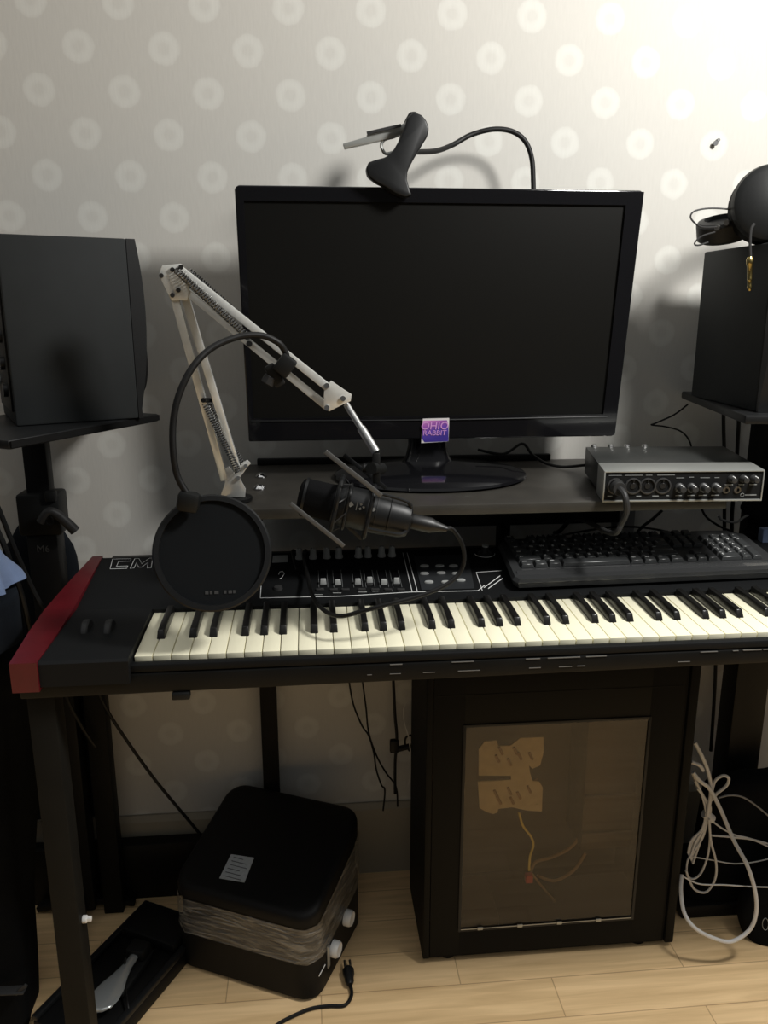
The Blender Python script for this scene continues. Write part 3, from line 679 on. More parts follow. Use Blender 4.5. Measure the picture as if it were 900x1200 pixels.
for r, row in enumerate(('123','456','789')):
    for i, c_ in enumerate(row): lst.append((c_,18.5+i,1+r,1,1))
lst += [('0',18.5,0,2,1),('.',20.5,0,1,1),('/',19.5,4,1,1),('*',20.5,4,1,1),('',18.5,4,1,1)]
lst += [('-',21.5,4,1,1),('+',21.5,2,1,2),('',21.5,0,1,2)]
extra = lst[100:]; lst = lst[:100]
def key_mb(mb, c_, x, r, wd, hh):
    x0, x1 = kx+x*U*.985+.0007, kx+(x+wd)*U*.985-.0007; y0 = ky+r*.0173+.0007; y1 = y0+.0173*hh-.0014
    i_ = .0022; mb.mi = 0
    mb.hexa([(x0,y0,kz),(x1,y0,kz),(x1,y1,kz),(x0,y1,kz)], [(x0+i_,y0+i_*.8,kz+.0068),(x1-i_,y0+i_*.8,kz+.0068),(x1-i_,y1-i_*.6,kz+.0075),(x0+i_,y1-i_*.6,kz+.0075)], .0009, 1)
    mb.mi = 1
    if c_: mb.text(c_, .0078 if len(c_) == 1 else .0052, Matrix.Translation((x0+.0062,y1-.0058,kz+.0078)), .0001)
    elif wd >= 1.25 and wd < 3: mb.box((x0+.004,y1-.0062,kz+.0076),(x0+.010,y1-.0052,kz+.0079))
for a in lst:
    k = MB(); key_mb(k, *a); obj('key', k, ('kb_key','print_white'), kbd, world=False)
if extra:
    k = MB()
    for a in extra: key_mb(k, *a)
    tag(obj('key', k, ('kb_key','print_white'), kbd, world=False), kind='stuff')
lp = MB()
for i in range(3): lp.box((kx+(18.9+i*.8)*U, ky+5.3*.0173,kz), (kx+(19.2+i*.8)*U, ky+5.45*.0173,kz+.0006))
obj('status_lights', lp, 'print_dim', kbd, world=False)

# ================================================================== BOOM ARM + POP FILTER + MICROPHONE
AY0, AYE, AY1 = 1.205, 1.165, 1.09
def ay(t_): return AYE+(AY1-AYE)*t_
arm = thing('microphone_stand', 'white jointed spring arm clamped to the left end of the shelf', 'microphone arm', (-.108, 1.205, SZ))
ck = MB(); bp_ = at(277,583,AY0)
ck.cyl((bp_.x,AY0,SZ+.0005),(bp_.x,AY0,SZ+.007),.024,28,bev=.001)
ck.box((-.146,AY0-.014,SZ-.040),(-.1255,AY0+.014,SZ+.006),.002).box((-.146,AY0-.014,SZ+.0005),(-.10,AY0+.014,SZ+.006),.002)
ck.box((-.146,AY0-.012,SZ-.042),(-.105,AY0+.012,SZ-.036),.001).cyl((-.115,AY0,SZ-.036),(-.115,AY0,SZ-.0168),.005,14)
obj('desk_clamp', ck, 'black_metal', arm)
def poly(pts, y, th=.0025): return [at(px, py, y) for px, py in pts]
bk = MB()
for dy in (-.009, .007):
    bk.prism(poly([(258,555),(264,565),(258,582),(287,583),(288,573),(281,560),(291,546),(294,543),(290,539),(284,542),(276,556),(268,546)], AY0+dy), (0,.0022,0), .0004)
obj('base_bracket', bk, 'white_paint', arm)
obj('base_pin', MB().cyl((bp_.x,AY0,SZ+.006),(bp_.x,AY0,SZ+.024),.0075,16).cyl(at(279,560,AY0-.013),at(279,560,AY0+.013),.003,12).cyl(at(288,546,AY0-.013),at(288,546,AY0+.013),.003,12), 'steel', arm)
lo1 = MB().bar(at(263,562,AY0-.004), at(203,343,AYE-.004), .0105, .0105, (0,1,0), .0008); obj('lower_bar', lo1, 'white_paint', arm)
lo2 = MB().bar(at(280,556,AY0+.004), at(217,348,AYE+.004), .0105, .0105, (0,1,0), .0008); obj('lower_bar', lo2, 'white_paint', arm)
def coil(mb, p, q, R, r, turns):
    p, q = V(p), V(q); a = (q-p).normalized(); x = a.orthogonal().normalized(); y = a.cross(x)
    n = turns*8; mb.tube([p+(q-p)*(i/n)+(x*math.cos(2*PI*i/8)+y*math.sin(2*PI*i/8))*R for i in range(n+1)], r, 5, smooth=False)
for (p, q, yy) in (((244,474),(286,548),AY0+.018),((240,473),(279,552),AY0-.014)):
    sp_ = MB(); coil(sp_, at(*p, yy-.01), at(*q, yy), .0042, .0011, 30)
    obj('spring', sp_, 'spring', arm)
obj('spring_pin', MB().cyl(at(238,469,AYE-.004),at(248,469,AY0+.012),.0035,12), 'black_metal', arm)
el = MB()
for dy in (-.0105, .0085):
    el.prism(poly([(186,322),(190,311),(212,309),(219,318),(222,340),(219,352),(201,352),(196,343)], AYE+dy), (0,.002,0), .0004)
obj('elbow_plate', el, 'white_paint', arm)
bo = MB()
for (x, y) in ((189,323),(202,316),(209,340),(202,346),(212,313)):
    bo.cyl(at(x,y,AYE-.0135), at(x,y,AYE+.013), .0032, 10)
obj('elbow_bolts', bo, 'dark_steel', arm)
obj('upper_bar', MB().bar(at(209,314,AYE-.002), at(388,457,AY1-.002), .0105, .0105, (0,1,0), .0008), 'white_paint', arm)
obj('upper_bar', MB().bar(at(214,338,AYE+.001), at(384,477,AY1+.001), .0100, .0105, (0,1,0), .0008), 'white_paint', arm)
for (p, q, dy) in (((206,316),(292,396),-.013),((222,318),(306,392),.014)):
    sp_ = MB(); coil(sp_, at(*p, AYE+dy), at(*q, ay(.47)+dy), .0042, .0011, 34); obj('spring', sp_, 'spring', arm)
obj('spring_pin', MB().cyl(at(292,403,ay(.47)-.016),at(292,403,ay(.47)+.016),.004,12), 'black_metal', arm)
ep = MB()
for dy in (-.0105, .0085): ep.prism(poly([(380,455),(388,446),(404,457),(412,462),(411,470),(402,474),(386,482),(379,478)], AY1+dy), (0,.002,0), .0004)
obj('end_plate', ep, 'white_paint', arm)
bo = MB()
for (x, y) in ((383,452),(383,478),(402,467)): bo.cyl(at(x,y,AY1-.0135), at(x,y,AY1+.0125), .0036, 12)
obj('end_bolts', bo, 'steel', arm)
T0, T1 = at(406,474,AY1), at(441,530,1.055)
obj('swivel_tube', MB().cyl(T0, T0.lerp(T1,.55), .0045, 16).cyl(T0.lerp(T1,.5), T1, .0062, 18), 'steel', arm)

# pop filter
pf_ = thing('pop_filter', 'round black pop filter on a gooseneck clamped to the white arm', 'pop filter', tuple(at(249,648,1.0)))
C = at(249,648,1.0); nn = (V((0,0,HC))-C).normalized(); nn = (nn+V((-.10,0,.02))).normalized()
obj('screen_fabric', MB().lathe([(0,0),(.069,0),(.069,.0015),(0,.0015)], C, nn, 64), 'mesh_fabric', pf_)
obj('hoop', MB().lathe([(.0665,-.008),(.0725,-.008),(.0745,-.006),(.0745,.004),(.0725,.006),(.0665,.006),(.0655,0),(.0665,-.008)], C, nn, 72), 'black_satin', pf_)
hz = C+V((-.024,0,.079)); 
obj('hoop_mount', MB().box((-.014,-.009,-.013),(.014,.009,.013),.006, Matrix.Translation(at(221,588,1.0)) @ Matrix.Rotation(math.radians(12),4,'Y')), 'black_plastic', pf_)
gy = 1.075
gp = [at(220,580,1.0), at(208,558,1.0), at(203,530,1.0), at(203,495,1.005), at(210,462,1.01), at(226,430,1.02), at(248,408,1.035), at(278,395,1.05), at(305,393,1.06), at(325,401,1.065), at(334,412,1.07), at(337,424,gy-.004)]
gn = MB().tube(gp, .0042, 12, res=8); obj('gooseneck', gn, 'rubber', pf_)
gc = MB().box((-.011,-.012,-.013),(.011,.010,.013),.003, Matrix.Translation(at(334,428,gy-.002)) @ Matrix.Rotation(math.radians(38),4,'Y')).box((-.016,-.006,-.007),(.016,.006,.007),.003, Matrix.Translation(at(322,440,gy)) @ Matrix.Rotation(math.radians(60),4,'Y')); gcl = obj('clamp', gc, 'black_plastic', pf_)
obj('clamp_knob', MB().cyl(at(318,441,gy), at(313,450,gy), .009, 10, bev=.001), 'rubber_grey', gcl)
tx = MB()
fx = V((0,0,1)).cross(nn).normalized(); fy = nn.cross(fx)
for i, w_ in enumerate((.0042,.0030,.0052,.0,.0034,.0046,.0030)):
    if w_: tx.bar(C+nn*.0021+fx*(-.010+i*.0058)-fy*.050, C+nn*.0021+fx*(-.010+i*.0058+w_)-fy*.050, .0005, .0042, fy)
obj('maker_print', tx, 'print_faint', pf_)

# microphone
mic = thing('microphone', 'black studio condenser microphone hanging tilted in a shock mount', 'microphone', tuple(at(425,600,1.035)))
M0, M1 = at(353,581,1.045), at(484,611,1.03); MA = (M1-M0).normalized(); ML = (M1-M0).length
def mpnt(t_): return M0+(M1-M0)*t_
obj('grille', MB().lathe([(0,-.004),(.016,-.003),(.0225,0),(.0245,.004),(.0245,.040),(.0255,.044),(0,.044)], M0, MA, 40), 'foam', mic)
obj('grille_ring', MB().lathe([(.0235,.003),(.0262,.003),(.0262,.0065),(.0235,.0065),(.0235,.003)], M0, MA, 40), 'black_satin', mic)
obj('body', MB().lathe([(0,.044),(.0265,.044),(.0275,.047),(.0275,.112),(.0262,.118),(.0255,.136),(.022,.146),(.013,.149),(0,.149)], M0, MA, 48), 'black_satin', mic)
rg = MB()
for h in (.058,.100,.118): rg.lathe([(.026,h),(.0283,h),(.0283,h+.0012),(.026,h+.0012),(.026,h)], M0, MA, 40)
obj('body_rings', rg, 'dark_steel', mic)
xlr = MB().lathe([(0,.149),(.0095,.149),(.0105,.152),(.0105,.176),(.0085,.181),(.006,.190),(.0042,.198),(0,.198)], M0, MA, 24); tag(obj('cable_plug', xlr, 'dark_steel', mic), 'metal plug in the end of the microphone')
side = V((0,-1,0)) - MA*V((0,-1,0)).dot(MA); side.normalize(); upv = side.cross(MA)*-1
if upv.z < 0: upv = -upv
lg = MB(); o = M0+MA*.066+side*.0279+upv*.010
lg.prism([o+upv*.004, o+MA*.004, o-upv*.004, o-MA*.004], side*.0004)
lg.bar(o+MA*.008+upv*.006, o+MA*.008-upv*.006, .0008, .0006, side)
for i, q in enumerate(((.013,.003),(.013,-.003),(.017,0))): lg.prism([o+MA*(q[0]+.002)+upv*q[1], o+MA*q[0]+upv*(q[1]+.002), o+MA*(q[0]-.002)+upv*q[1], o+MA*q[0]+upv*(q[1]-.002)], side*.0004)
lg.prism([o+MA*.030+upv*.003,o+MA*.033,o+MA*.030-upv*.003,o+MA*.027], side*.0004)
obj('emblem', lg, 'print_dim', mic)

sm = thing('shock_mount', 'black shock mount cage with crossing struts around the microphone', 'shock mount', tuple(at(425,590,1.04)))
def rod(a, b_, w_=.0055, y=None): return MB().bar(a, b_, w_, w_*.8, (0,1,0), .0008)
obj('strut', rod(at(381,529,1.0), at(447,581,1.0), .006), 'strut_grey', sm)
obj('strut', rod(at(340,590,1.0), at(403,640,1.0), .0055), 'strut_grey', sm)
obj('strut', rod(at(403,533,1.085), at(452,572,1.085), .0055), 'black_satin', sm)
obj('strut', rod(at(380,590,1.085), at(424,632,1.085), .0055), 'black_satin', sm)
def oval(t_, R_, rr, n=8):
    c0 = M0+MA*t_; return MB().tube([c0+(side*math.cos(a)+upv*math.sin(a))*R_*(1+.10*math.cos(4*a-PI)) for a in [i*PI/8 for i in range(16)]], rr, 8, closed=True, res=3)
obj('mount_ring', oval(.048,.038,.0032), 'black_satin', sm)
obj('mount_ring', oval(.092,.036,.0030), 'black_satin', sm)
obj('inner_ring', oval(.062,.0305,.0022), 'black_satin', sm)
cgm = MB()
for k in range(4):
    a = PI/4+k*PI/2+.3; d = side*math.cos(a)+upv*math.sin(a)
    cgm.tube([M0+MA*.092+d*.034, M0+MA*.118+d*.033, M0+MA*.138+d*.030, M0+MA*.146+d*.018], .0022, 8)
obj('rear_cage', cgm, 'black_satin', sm)
el_ = MB()
for k in range(8):
    a = k*PI/4+.2; d = side*math.cos(a)+upv*math.sin(a); d2 = side*math.cos(a+.5)+upv*math.sin(a+.5)
    el_.tube([M0+MA*.048+d*.038, M0+MA*.062+d2*.0305], .0009, 5, smooth=False)
obj('elastic_cord', el_, 'rubber_grey', sm)
obj('mount_arm', MB().bar(T1, at(441,566,1.055), .010, .012, (0,1,0), .002).cyl(at(435,549,1.04), at(447,549,1.07), .008, 16).cyl(at(425,548,1.05),at(441,551,1.05),.006,12), 'black_plastic', sm)

cable('microphone_cable', 'black microphone cable looping from the microphone across the piano keys', [M0+MA*.197, at(530,620,1.03), at(541,636,1.03), at(544,655,1.03), at(538,672,1.03), at(520,687,1.02), at(490,699,1.01), at(455,708,1.0), at(425,716,1.0), at(398,722,1.01), at(378,714,1.04), at(366,697,1.10), atz(360,672,.786), atz(356,652,.806), V((-.008,1.327,.785)), V((-.006,1.335,.745))], .0030)
cable('plug_strap', 'thin black strap curling beside the first panel knob', [atz(349,648,.793), atz(343,645,.796), atz(344,655,.792), atz(348,668,.785)], .0022)

# ================================================================== SPRING CLAMP with bracket and gooseneck on the monitor
sc_ = thing('spring_clamp', 'black spring clamp with a grey bracket gripping the top edge of the monitor', 'clamp', tuple(at(460,222,1.335)))
Yc = 1.304
body = [(485,131),(494,134),(500,141),(503,150),(501,160),(493,173),(484,188),(478,200),(477,210),(481,224),(483,229),(474,231),(462,226),(452,219),(440,213),(431,206),(429,197),(432,190),(440,187),(452,184),(461,176),(468,164),(474,150),(477,138)]
sb = MB().prism([at(x,y,Yc) for x, y in body], (0,.022,0), .003, 3); obj('front_jaw', sb, 'black_satin', sc_, angle=60)
rear = [(475,140),(480,131),(487,130),(492,134),(489,150),(480,170),(474,190),(474,212),(460,212),(458,190),(466,170)]
obj('rear_jaw', MB().prism([at(x,y,1.375) for x, y in rear], (0,.020,0), .003, 3), 'black_satin', sc_)
obj('spring_pivot', MB().cyl(at(476,165,Yc+.02), at(476,165,1.378), .005, 14), 'dark_steel', sc_)
obj('bracket', MB().prism([at(x,y,1.335) for x, y in ((402,168),(430,160),(430,157),(462,149),(470,146),(479,141),(481,146),(474,156),(462,161),(440,166),(404,174))], (0,.012,0), .001), 'interface_silver', sc_)
obj('bracket_screw', MB().bar(at(430,156,1.33), at(470,147,1.33), .004, .004), 'dark_steel', sc_)
obj('bracket_loop', MB().tube([at(x,y,1.34) for x, y in ((462,160),(450,164),(447,172),(452,180),(462,178))], .0025, 8), 'interface_silver', sc_)
gn = [at(484,178,1.36), at(510,177,1.40), at(530,170,1.43), at(552,158,1.44), at(578,151.5,1.44), at(600,154,1.44), at(615,165,1.44), at(623,185,1.44), at(625,215,1.44), at(625,260,1.44), at(622,320,1.45)]
obj('gooseneck', MB().tube(gn, .0042, 12, res=8), 'rubber', sc_)

# ================================================================== COMPUTER TOWER
pc = thing('computer_tower', 'black computer tower with a clear side window standing on the floor under the desk', 'computer tower', (.432, 1.34, 0))
X0, X1, Y0, Y1, Zb, Zt = .190, .672, 1.238, 1.435, .014, .60
sl = MB()
sl.box((X0,Y0+.004,Zb),(X0+.003,Y1,Zt)).box((X1-.022,Y0+.004,Zb),(X1-.019,Y1,Zt)).box((X0,Y0+.004,Zb),(X1-.02,Y1,Zb+.003)).box((X0,Y0+.004,Zt-.003),(X1-.02,Y1,Zt)).box((X0,Y1-.003,Zb),(X1-.02,Y1,Zt))
obj('case_shell', sl, 'pc_black', pc)
wx0, wx1, wz0, wz1 = .257, .586, .074, .490
wt0, wt1 = .258, .587
sp_ = MB()
def fr4(mb, x0,x1,z0,z1, a0,a1,b0,b1, y0, y1, bev=.001):
    mb.box((x0,y0,z0),(a0,y1,z1),bev); mb.box((a1,y0,z0),(x1,y1,z1),bev); mb.box((a0-.0005,y0,z0),(a1+.0005,y1,b0),bev); mb.box((a0-.0005,y0,b1),(a1+.0005,y1,z1),bev)
fr4(sp_, X0+.012, X1-.024, Zb+.006, Zt-.004, wx0, wx1, wz0, wz1, Y0, Y0+.0035)
obj('side_panel', sp_, 'pc_black', pc)
rim = MB(); fr4(rim, wx0-.003, wx1+.003, wz0-.003, wz1+.003, wx0+.002, wx1-.002, wz0+.002, wz1-.002, Y0-.0016, Y0-.0002, .0004); obj('window_rim', rim, 'black_satin', pc)
obj('side_window', MB().box((wx0+.001,Y0+.0008,wz0+.001),(wx1-.001,Y0+.0030,wz1-.001)), 'acrylic', pc)
ed_ = MB().box((wx0+.002,Y0-.0022,wz0+.0015),(wx1-.002,Y0-.0017,wz0+.0032))
for x in (.29,.365,.44,.515): ed_.box((x,Y0-.004,wz0),(x+.010,Y0-.0018,wz0+.006),.0008)
obj('window_clips', ed_, 'interface_silver', pc)
obj('front_bezel', MB().box((X1-.018,Y0-.002,Zb-.002),(X1,Y1+.004,Zt+.004),.004), 'pc_black', pc)
obj('rear_edge', MB().box((X0,Y0-.0005,Zb+.002),(X0+.011,Y0+.0035,Zt-.002),.001), 'pc_black', pc)
obj('panel_groove', MB().box((X0+.016,Y0-.0006,.548),(X1-.03,Y0-.0002,.5495)), 'pc_black', pc)
for (x, y) in ((X0+.05,Y0+.03),(X1-.06,Y0+.03),(X0+.05,Y1-.03),(X1-.06,Y1-.03)): obj('foot', MB().cyl((x,y,0),(x,y,Zb),.016,20), 'rubber', pc)
obj('motherboard_tray', MB().box((X0+.02,1.395,.07),(X1-.06,1.398,.55)), 'pc_tray', pc)
obj('drive_cage', MB().box((.50,1.30,.18),(.60,1.39,.50),.003).box((.50,1.295,.20),(.60,1.3,.22)).box((.50,1.295,.28),(.60,1.3,.30)), 'pc_inside', pc)
obj('power_supply', MB().box((.215,1.27,.02),(.34,1.39,.068),.003), 'pc_inside', pc)
PB = 1.285
o_ = [(561,878),(568,869),(582,868),(584,874),(598,874),(610,865),(637,864),(637,882),(633,897),(624,901),(620,897),(621,905),(624,915),(632,916),(636,923),(635,951),(618,950),(600,946),(584,948),(583,952),(578,954),(571,952),(562,947),(560,916),(599,914),(599,909),(561,909)]
obj('bracket_plate', MB().prism([at(x,y,PB) for x, y in o_], (0,.002,0)), 'beige_plate', pc)
sl2 = MB()
for (x, y) in ((583,889),(587,880),(597,893),(604,880),(609,886),(622,886),(581,930),(585,938),(597,927),(600,938),(608,932),(620,925)):
    a = at(x-2,y-4,PB-.0012); b_ = at(x+2,y+4,PB-.0012); sl2.tube([a, b_], .0025, 8, smooth=False)
obj('plate_holes', sl2, 'wire_brown', pc)
obj('plate_posts', MB().cyl(at(566,900,PB+.002),at(566,900,1.395),.004,10).cyl(at(628,940,PB+.002),at(628,940,1.395),.004,10), 'pc_inside', pc)
obj('yellow_wire', MB().tube([at(x,y,PB+.01) for x, y in ((608,952),(613,968),(622,980),(625,990),(621,1004),(620,1020))], .0022, 7), 'wire_yellow', pc)
obj('cable_loom', MB().tube([at(x,y,1.32) for x, y in ((690,960),(672,990),(648,1004),(628,1010),(622,1022))], .003, 7).tube([at(x,y,1.32) for x, y in ((686,1000),(672,1020),(650,1032),(630,1026))], .003, 7).tube([at(x,y,1.31) for x, y in ((601,925),(612,921),(626,915),(630,912))], .002, 6).tube([at(x,y,1.31) for x, y in ((622,1022),(636,1040),(650,1056))], .0025, 6), 'wire_brown', pc)
obj('connector', MB().box(at(617,1024,PB-.0)+V((0,0,-.022)), at(624,1024,PB+.006)+V((0,.006,0)),.001), 'wire_red', pc)

# ================================================================== TAPED CASE on the floor
cs = thing('equipment_case', 'black rounded case wrapped in clear tape on the floor under the desk', 'case', (-.10, 1.33, 0))
cr = math.radians(-25); CM = Matrix.Translation((-.268,1.285,0)) @ Matrix.Rotation(cr,4,'Z')
LX, LY = .285, .233
def rrect(x0,x1,y0,y1,r,n=7):
    out = []
    for cx, cy, a0 in ((x1-r,y0+r,-PI/2),(x1-r,y1-r,0),(x0+r,y1-r,PI/2),(x0+r,y0+r,PI)):
        for i in range(n): a = a0+i*PI/2/(n-1); out.append((cx+r*math.cos(a), cy+r*math.sin(a)))
    return out
def slab(z0, z1, inset, rise0, rise1, r=.035, topround=0):
    mb = MB(); pr0 = rrect(inset,LX-inset,inset,LY-inset,r)
    def lv(zf, rs, ins): 
        return [V((x,y,zf+rs*y/LY)) for x, y in rrect(ins,LX-ins,ins,LY-ins,r)]
    levels = [lv(z0,rise0,inset+.004), lv(z0+.004,rise0,inset), lv(z1-topround-.001,rise1,inset)]
    if topround:
        for a in (.4,.8,1.2,PI/2): levels.append(lv(z1-topround+topround*math.sin(a), rise1, inset+topround*(1-math.cos(a))))
    def fn(b):
        R = [[b.verts.new(p) for p in l] for l in levels]; n = len(R[0])
        for A_, B_ in zip(R, R[1:]):
            for k in range(n): b.faces.new((A_[k],A_[(k+1)%n],B_[(k+1)%n],B_[k]))
        b.faces.new(R[0][::-1]); b.faces.new(R[-1]); bmesh.ops.recalc_face_normals(b, faces=b.faces[:])
    return mb._new(fn).xf(CM)
obj('lower_body', slab(.004,.090,.0,0,.03), 'case_black', cs)
obj('middle_body', slab(.0905,.150,.004,.03,.055), 'case_black', cs)
obj('lid', slab(.1505,.178,.0,.055,.072,topround=.012), 'case_black', cs)
# tape band
def band(z0, z1, r0, r1, off):
    mb = MB(); rr_ = rrect(-off,LX+off,-off,LY+off,.035+off)
    rr2 = rrect(-off+.0006,LX+off-.0006,-off+.0006,LY+off-.0006,.0344+off)
    def fn(b):
        n = len(rr_); rings = []
        for j in range(7):
            t_ = j/6; z = z0+(z1-z0)*t_; rs = r0+(r1-r0)*t_
            rings.append([b.verts.new((x+.0012*math.sin(9*t_+k*1.3), y+.0012*math.sin(7*t_+k*2.1), z+rs*y/LY)) for k, (x, y) in enumerate(rr_)])
        for A_, B_ in zip(rings, rings[1:]):
            for k in range(n): b.faces.new((A_[k],A_[(k+1)%n],B_[(k+1)%n],B_[k]))
    return mb._new(fn).xf(CM)
o = obj('tape_wrap', band(.082,.154,.02,.055,.0025), 'clear_tape', cs); tag(o, 'wrinkled clear tape around the middle')
def cp(x, y, z): return CM @ V((x, y, z))
lb = [cp(x,y,.1785+.072*y/LY) for x, y in ((.085,.030),(.134,.034),(.128,.082),(.082,.078))]
lo_ = obj('paper_label', MB().prism(lb, (0,0,.0008)), 'paper', cs); tag(lo_, 'white paper label')
lk = MB()
for i in range(6):
    y = .036+i*.0075; x0 = .090; x1 = (.126,.122,.115,.126,.120,.110)[i]
    lk.bar(cp(x0,y,.1797+.072*y/LY), cp(x1,y,.1797+.072*y/LY), .0014, .0004, (0,0,1))
obj('label_text', lk, 'ink', lo_)
for (y, z, r) in ((.075,.060,.015),(.138,.075,.015)):
    kn = obj('side_knob', MB().lathe([(0,0),(r,0),(r,.010),(r*.85,.014),(r*.55,.012),(0,.012)], cp(LX+.0005,y,z), (CM.to_3x3() @ V((1,0,0))), 28), 'white_plastic', cs); tag(kn, 'silver white round knob')
obj('knob_bracket', MB().box((0,0,0),(.004,.008,.045),.001,CM @ Matrix.Translation((LX+.0005,.048,.040))), 'interface_silver', cs)
tx = MB().box((LX+.0002,.015,.052),(LX+.0008,.042,.0545)).xf(CM); obj('side_print', tx, 'print_white', cs)
fx_ = MB()
for x, y in ((.04,.04),(LX-.04,.04),(.04,LY-.04),(LX-.04,LY-.04)): fx_.cyl(cp(x,y,0),cp(x,y,.004),.012,14)
obj('feet', fx_, 'rubber', cs)

# ================================================================== FLOOR ITEMS, LEFT
trm = Matrix.Translation((-.352,1.085,0)) @ Matrix.Rotation(math.radians(-28),4,'Z')
tray = thing('pedal_tray', 'flat black case lying on the floor beside the front desk leg', 'tray', (-.36,1.22,0))
def tx_(mb): return mb.xf(trm)
obj('tray_body', tx_(MB().box((-.150,0,0),(0,.295,.030),.006)), 'case_black', tray)
obj('rim', tx_(MB().box((-.150,0,.0302),(-.138,.295,.040),.002).box((-.012,0,.0302),(0,.295,.040),.002).box((-.138,.283,.0302),(-.012,.295,.040),.002)), 'black_satin', tray)
obj('lid_block', tx_(MB().box((-.136,.205,.0305),(-.014,.281,.052),.006)), 'case_black', tray)
pedal = thing('sustain_pedal', 'chrome sustain pedal lying on the flat black case', 'pedal', (-.375,1.19,.0305))
def pdl(z0):
    out = []
    for t_, w_ in ((0,.004),(.004,.014),(.014,.023),(.032,.026),(.052,.023),(.074,.015),(.095,.0095),(.125,.008)): out.append((t_, w_))
    return out
pq0, pq1 = atz(110,1186,.052), atz(157,1124,.052)
PM = Matrix.Translation(pq0) @ Matrix.Rotation(math.atan2(pq1.y-pq0.y, pq1.x-pq0.x)-PI/2,4,'Z') @ Matrix.Rotation(math.radians(2),4,'X')
mb = MB()
def pf2(u, v):
    prof = pdl(0); k = v*(len(prof)-1); i = min(int(k), len(prof)-2); f_ = k-i
    y = prof[i][0]*(1-f_)+prof[i+1][0]*f_; w_ = prof[i][1]*(1-f_)+prof[i+1][1]*f_
    a = 2*PI*u; return V((w_*math.cos(a), y, .006*math.sin(a)*(1 if math.sin(a) > 0 else .5)))
mb.grid(pf2, 24, 29, True).xf(PM); obj('foot_plate', mb, 'pedal_metal', pedal, angle=60)
obj('pedal_base', MB().box((-.022,.050,-.0195),(.022,.150,-.008),.003).box((-.018,.118,-.008),(.018,.148,.012),.004).xf(PM), 'black_plastic', pedal)
cable('pedal_cable', 'thin black cable running off the flat case by the chrome pedal', [at(147,1122,1.235), atz(146,1145,.047), atz(150,1178,.042), atz(153,1192,.020), atz(160,1215,.003), atz(163,1240,.003)], .0018)
pc_ = thing('power_cord', 'black two-pin power plug and cord lying on the floor before the taped case', 'power cord', tuple(atz(405,1160,0)))
cpt = [atz(410,1152,.008), atz(412,1166,.004), atz(404,1178,.004), atz(385,1179,.004), atz(365,1182,.004), atz(345,1190,.004), atz(325,1201,.004), atz(300,1222,.004)]
obj('cord', MB().tube(cpt, .0032, 8), 'rubber', pc_)
pa, pb2 = atz(410,1154,.011), atz(407,1127,.013)
obj('plug_body', MB().lathe([(0,0),(.005,0),(.008,.006),(.0085,.016),(.0105,.022),(.0105,.032),(.006,.038),(0,.038)], pa, pb2-pa, 18), 'black_satin', pc_)
da = (pb2-pa).normalized(); sdv = da.cross(V((0,0,1))).normalized()
obj('plug_pins', MB().cyl(pa+da*.038+sdv*.005, pa+da*.054+sdv*.005, .0022, 10).cyl(pa+da*.038-sdv*.005, pa+da*.054-sdv*.005, .0022, 10), 'steel', pc_)

# garments at the left edge, and a dark lump added as shade
def folds(x, z, amp, f1): return amp*(math.sin(f1*x+3*z)+.5*math.sin(f1*2.3*x-5*z+1)+.3*math.sin(17*z+f1*x*.4))
def lump(name, label, cat, m, x0f, x1f, y0, y1, z0, z1, amp=.006, fq=60, nu=56, nv=30):
    mb = MB()
    def g_(u, v):
        z = z0+(z1-z0)*v; a = 2*PI*u; xl_, xr_ = x0f(v), x1f(v)
        s_ = math.sin(PI*min(1,max(0,.5+.5*(v-.0)/1)))
        sq = lambda c_: math.copysign(abs(c_)**.6, c_)
        k = 1. if v < .92 else max(.55, 1-(v-.92)*5.)
        x = (xl_+xr_)/2+(xr_-xl_)/2*sq(math.cos(a))*k; y = (y0+y1)/2+(y1-y0)/2*sq(math.sin(a))*k
        f_ = folds(x+y*.7, z, amp, fq)
        return V((x+f_*math.cos(a), y+f_*math.sin(a), z))
    mb.grid(g_, nu, nv, True)
    return tag(obj(name, mb, m, angle=80), label, cat)
lump('hanging_coat', 'black coat or cover hanging to the floor at the left edge', 'coat', 'cloth_black', lambda v: -.80, lambda v: -.500+.055*v, 1.14, 1.30, .002, .715, .007, 45)
lump('folded_jacket', 'dark navy jacket bunched up left of the red end of the synthesizer', 'jacket', 'cloth_navy', lambda v: -.80, lambda v: -.428+.0*v, 1.02, 1.22, .722, .80, .005, 50, 56, 14)
lump('blue_shirt', 'light blue garment lying on the navy jacket at the left edge', 'shirt', 'cloth_blue', lambda v: -.72, lambda v: -.418-.045*v, 1.06, 1.20, .808, .905, .006, 110, 90, 26)
lump('shade_lump', 'dark soft lump added as shade against the wall behind the left stand', 'bag', 'cloth_navy', lambda v: -.66+.10*v, lambda v: -.400-.035*v, 1.467, 1.508, .20, .80, .002, 45)  # added shape standing in for the soft-edged shadow on the wall here
cable('stand_cable', 'thick black cable slanting down past the blue garment, right of two', [at(-25,545,1.3), at(0,600,1.3), at(18,645,1.3), at(38,690,1.3), at(60,735,1.3), at(75,790,1.32)], .0042)
cable('stand_cable', 'thick black cable slanting down over the blue garment, left of two', [at(-30,570,1.27), at(0,628,1.25), at(14,665,1.25), at(26,700,1.26), at(36,745,1.28), at(50,800,1.30)], .0046)
cable('hanging_cable', 'black cable slanting down the wall under the left part of the desk', [at(112,800,1.42), at(122,826,1.42), at(150,870,1.43), at(185,918,1.44), at(225,966,1.45), at(240,985,1.455)], .0032)
cable('hanging_cable', 'short black cable between the front and rear left desk legs', [at(74,805,1.40), at(84,830,1.40), at(100,858,1.41), at(112,875,1.415)], .0035)
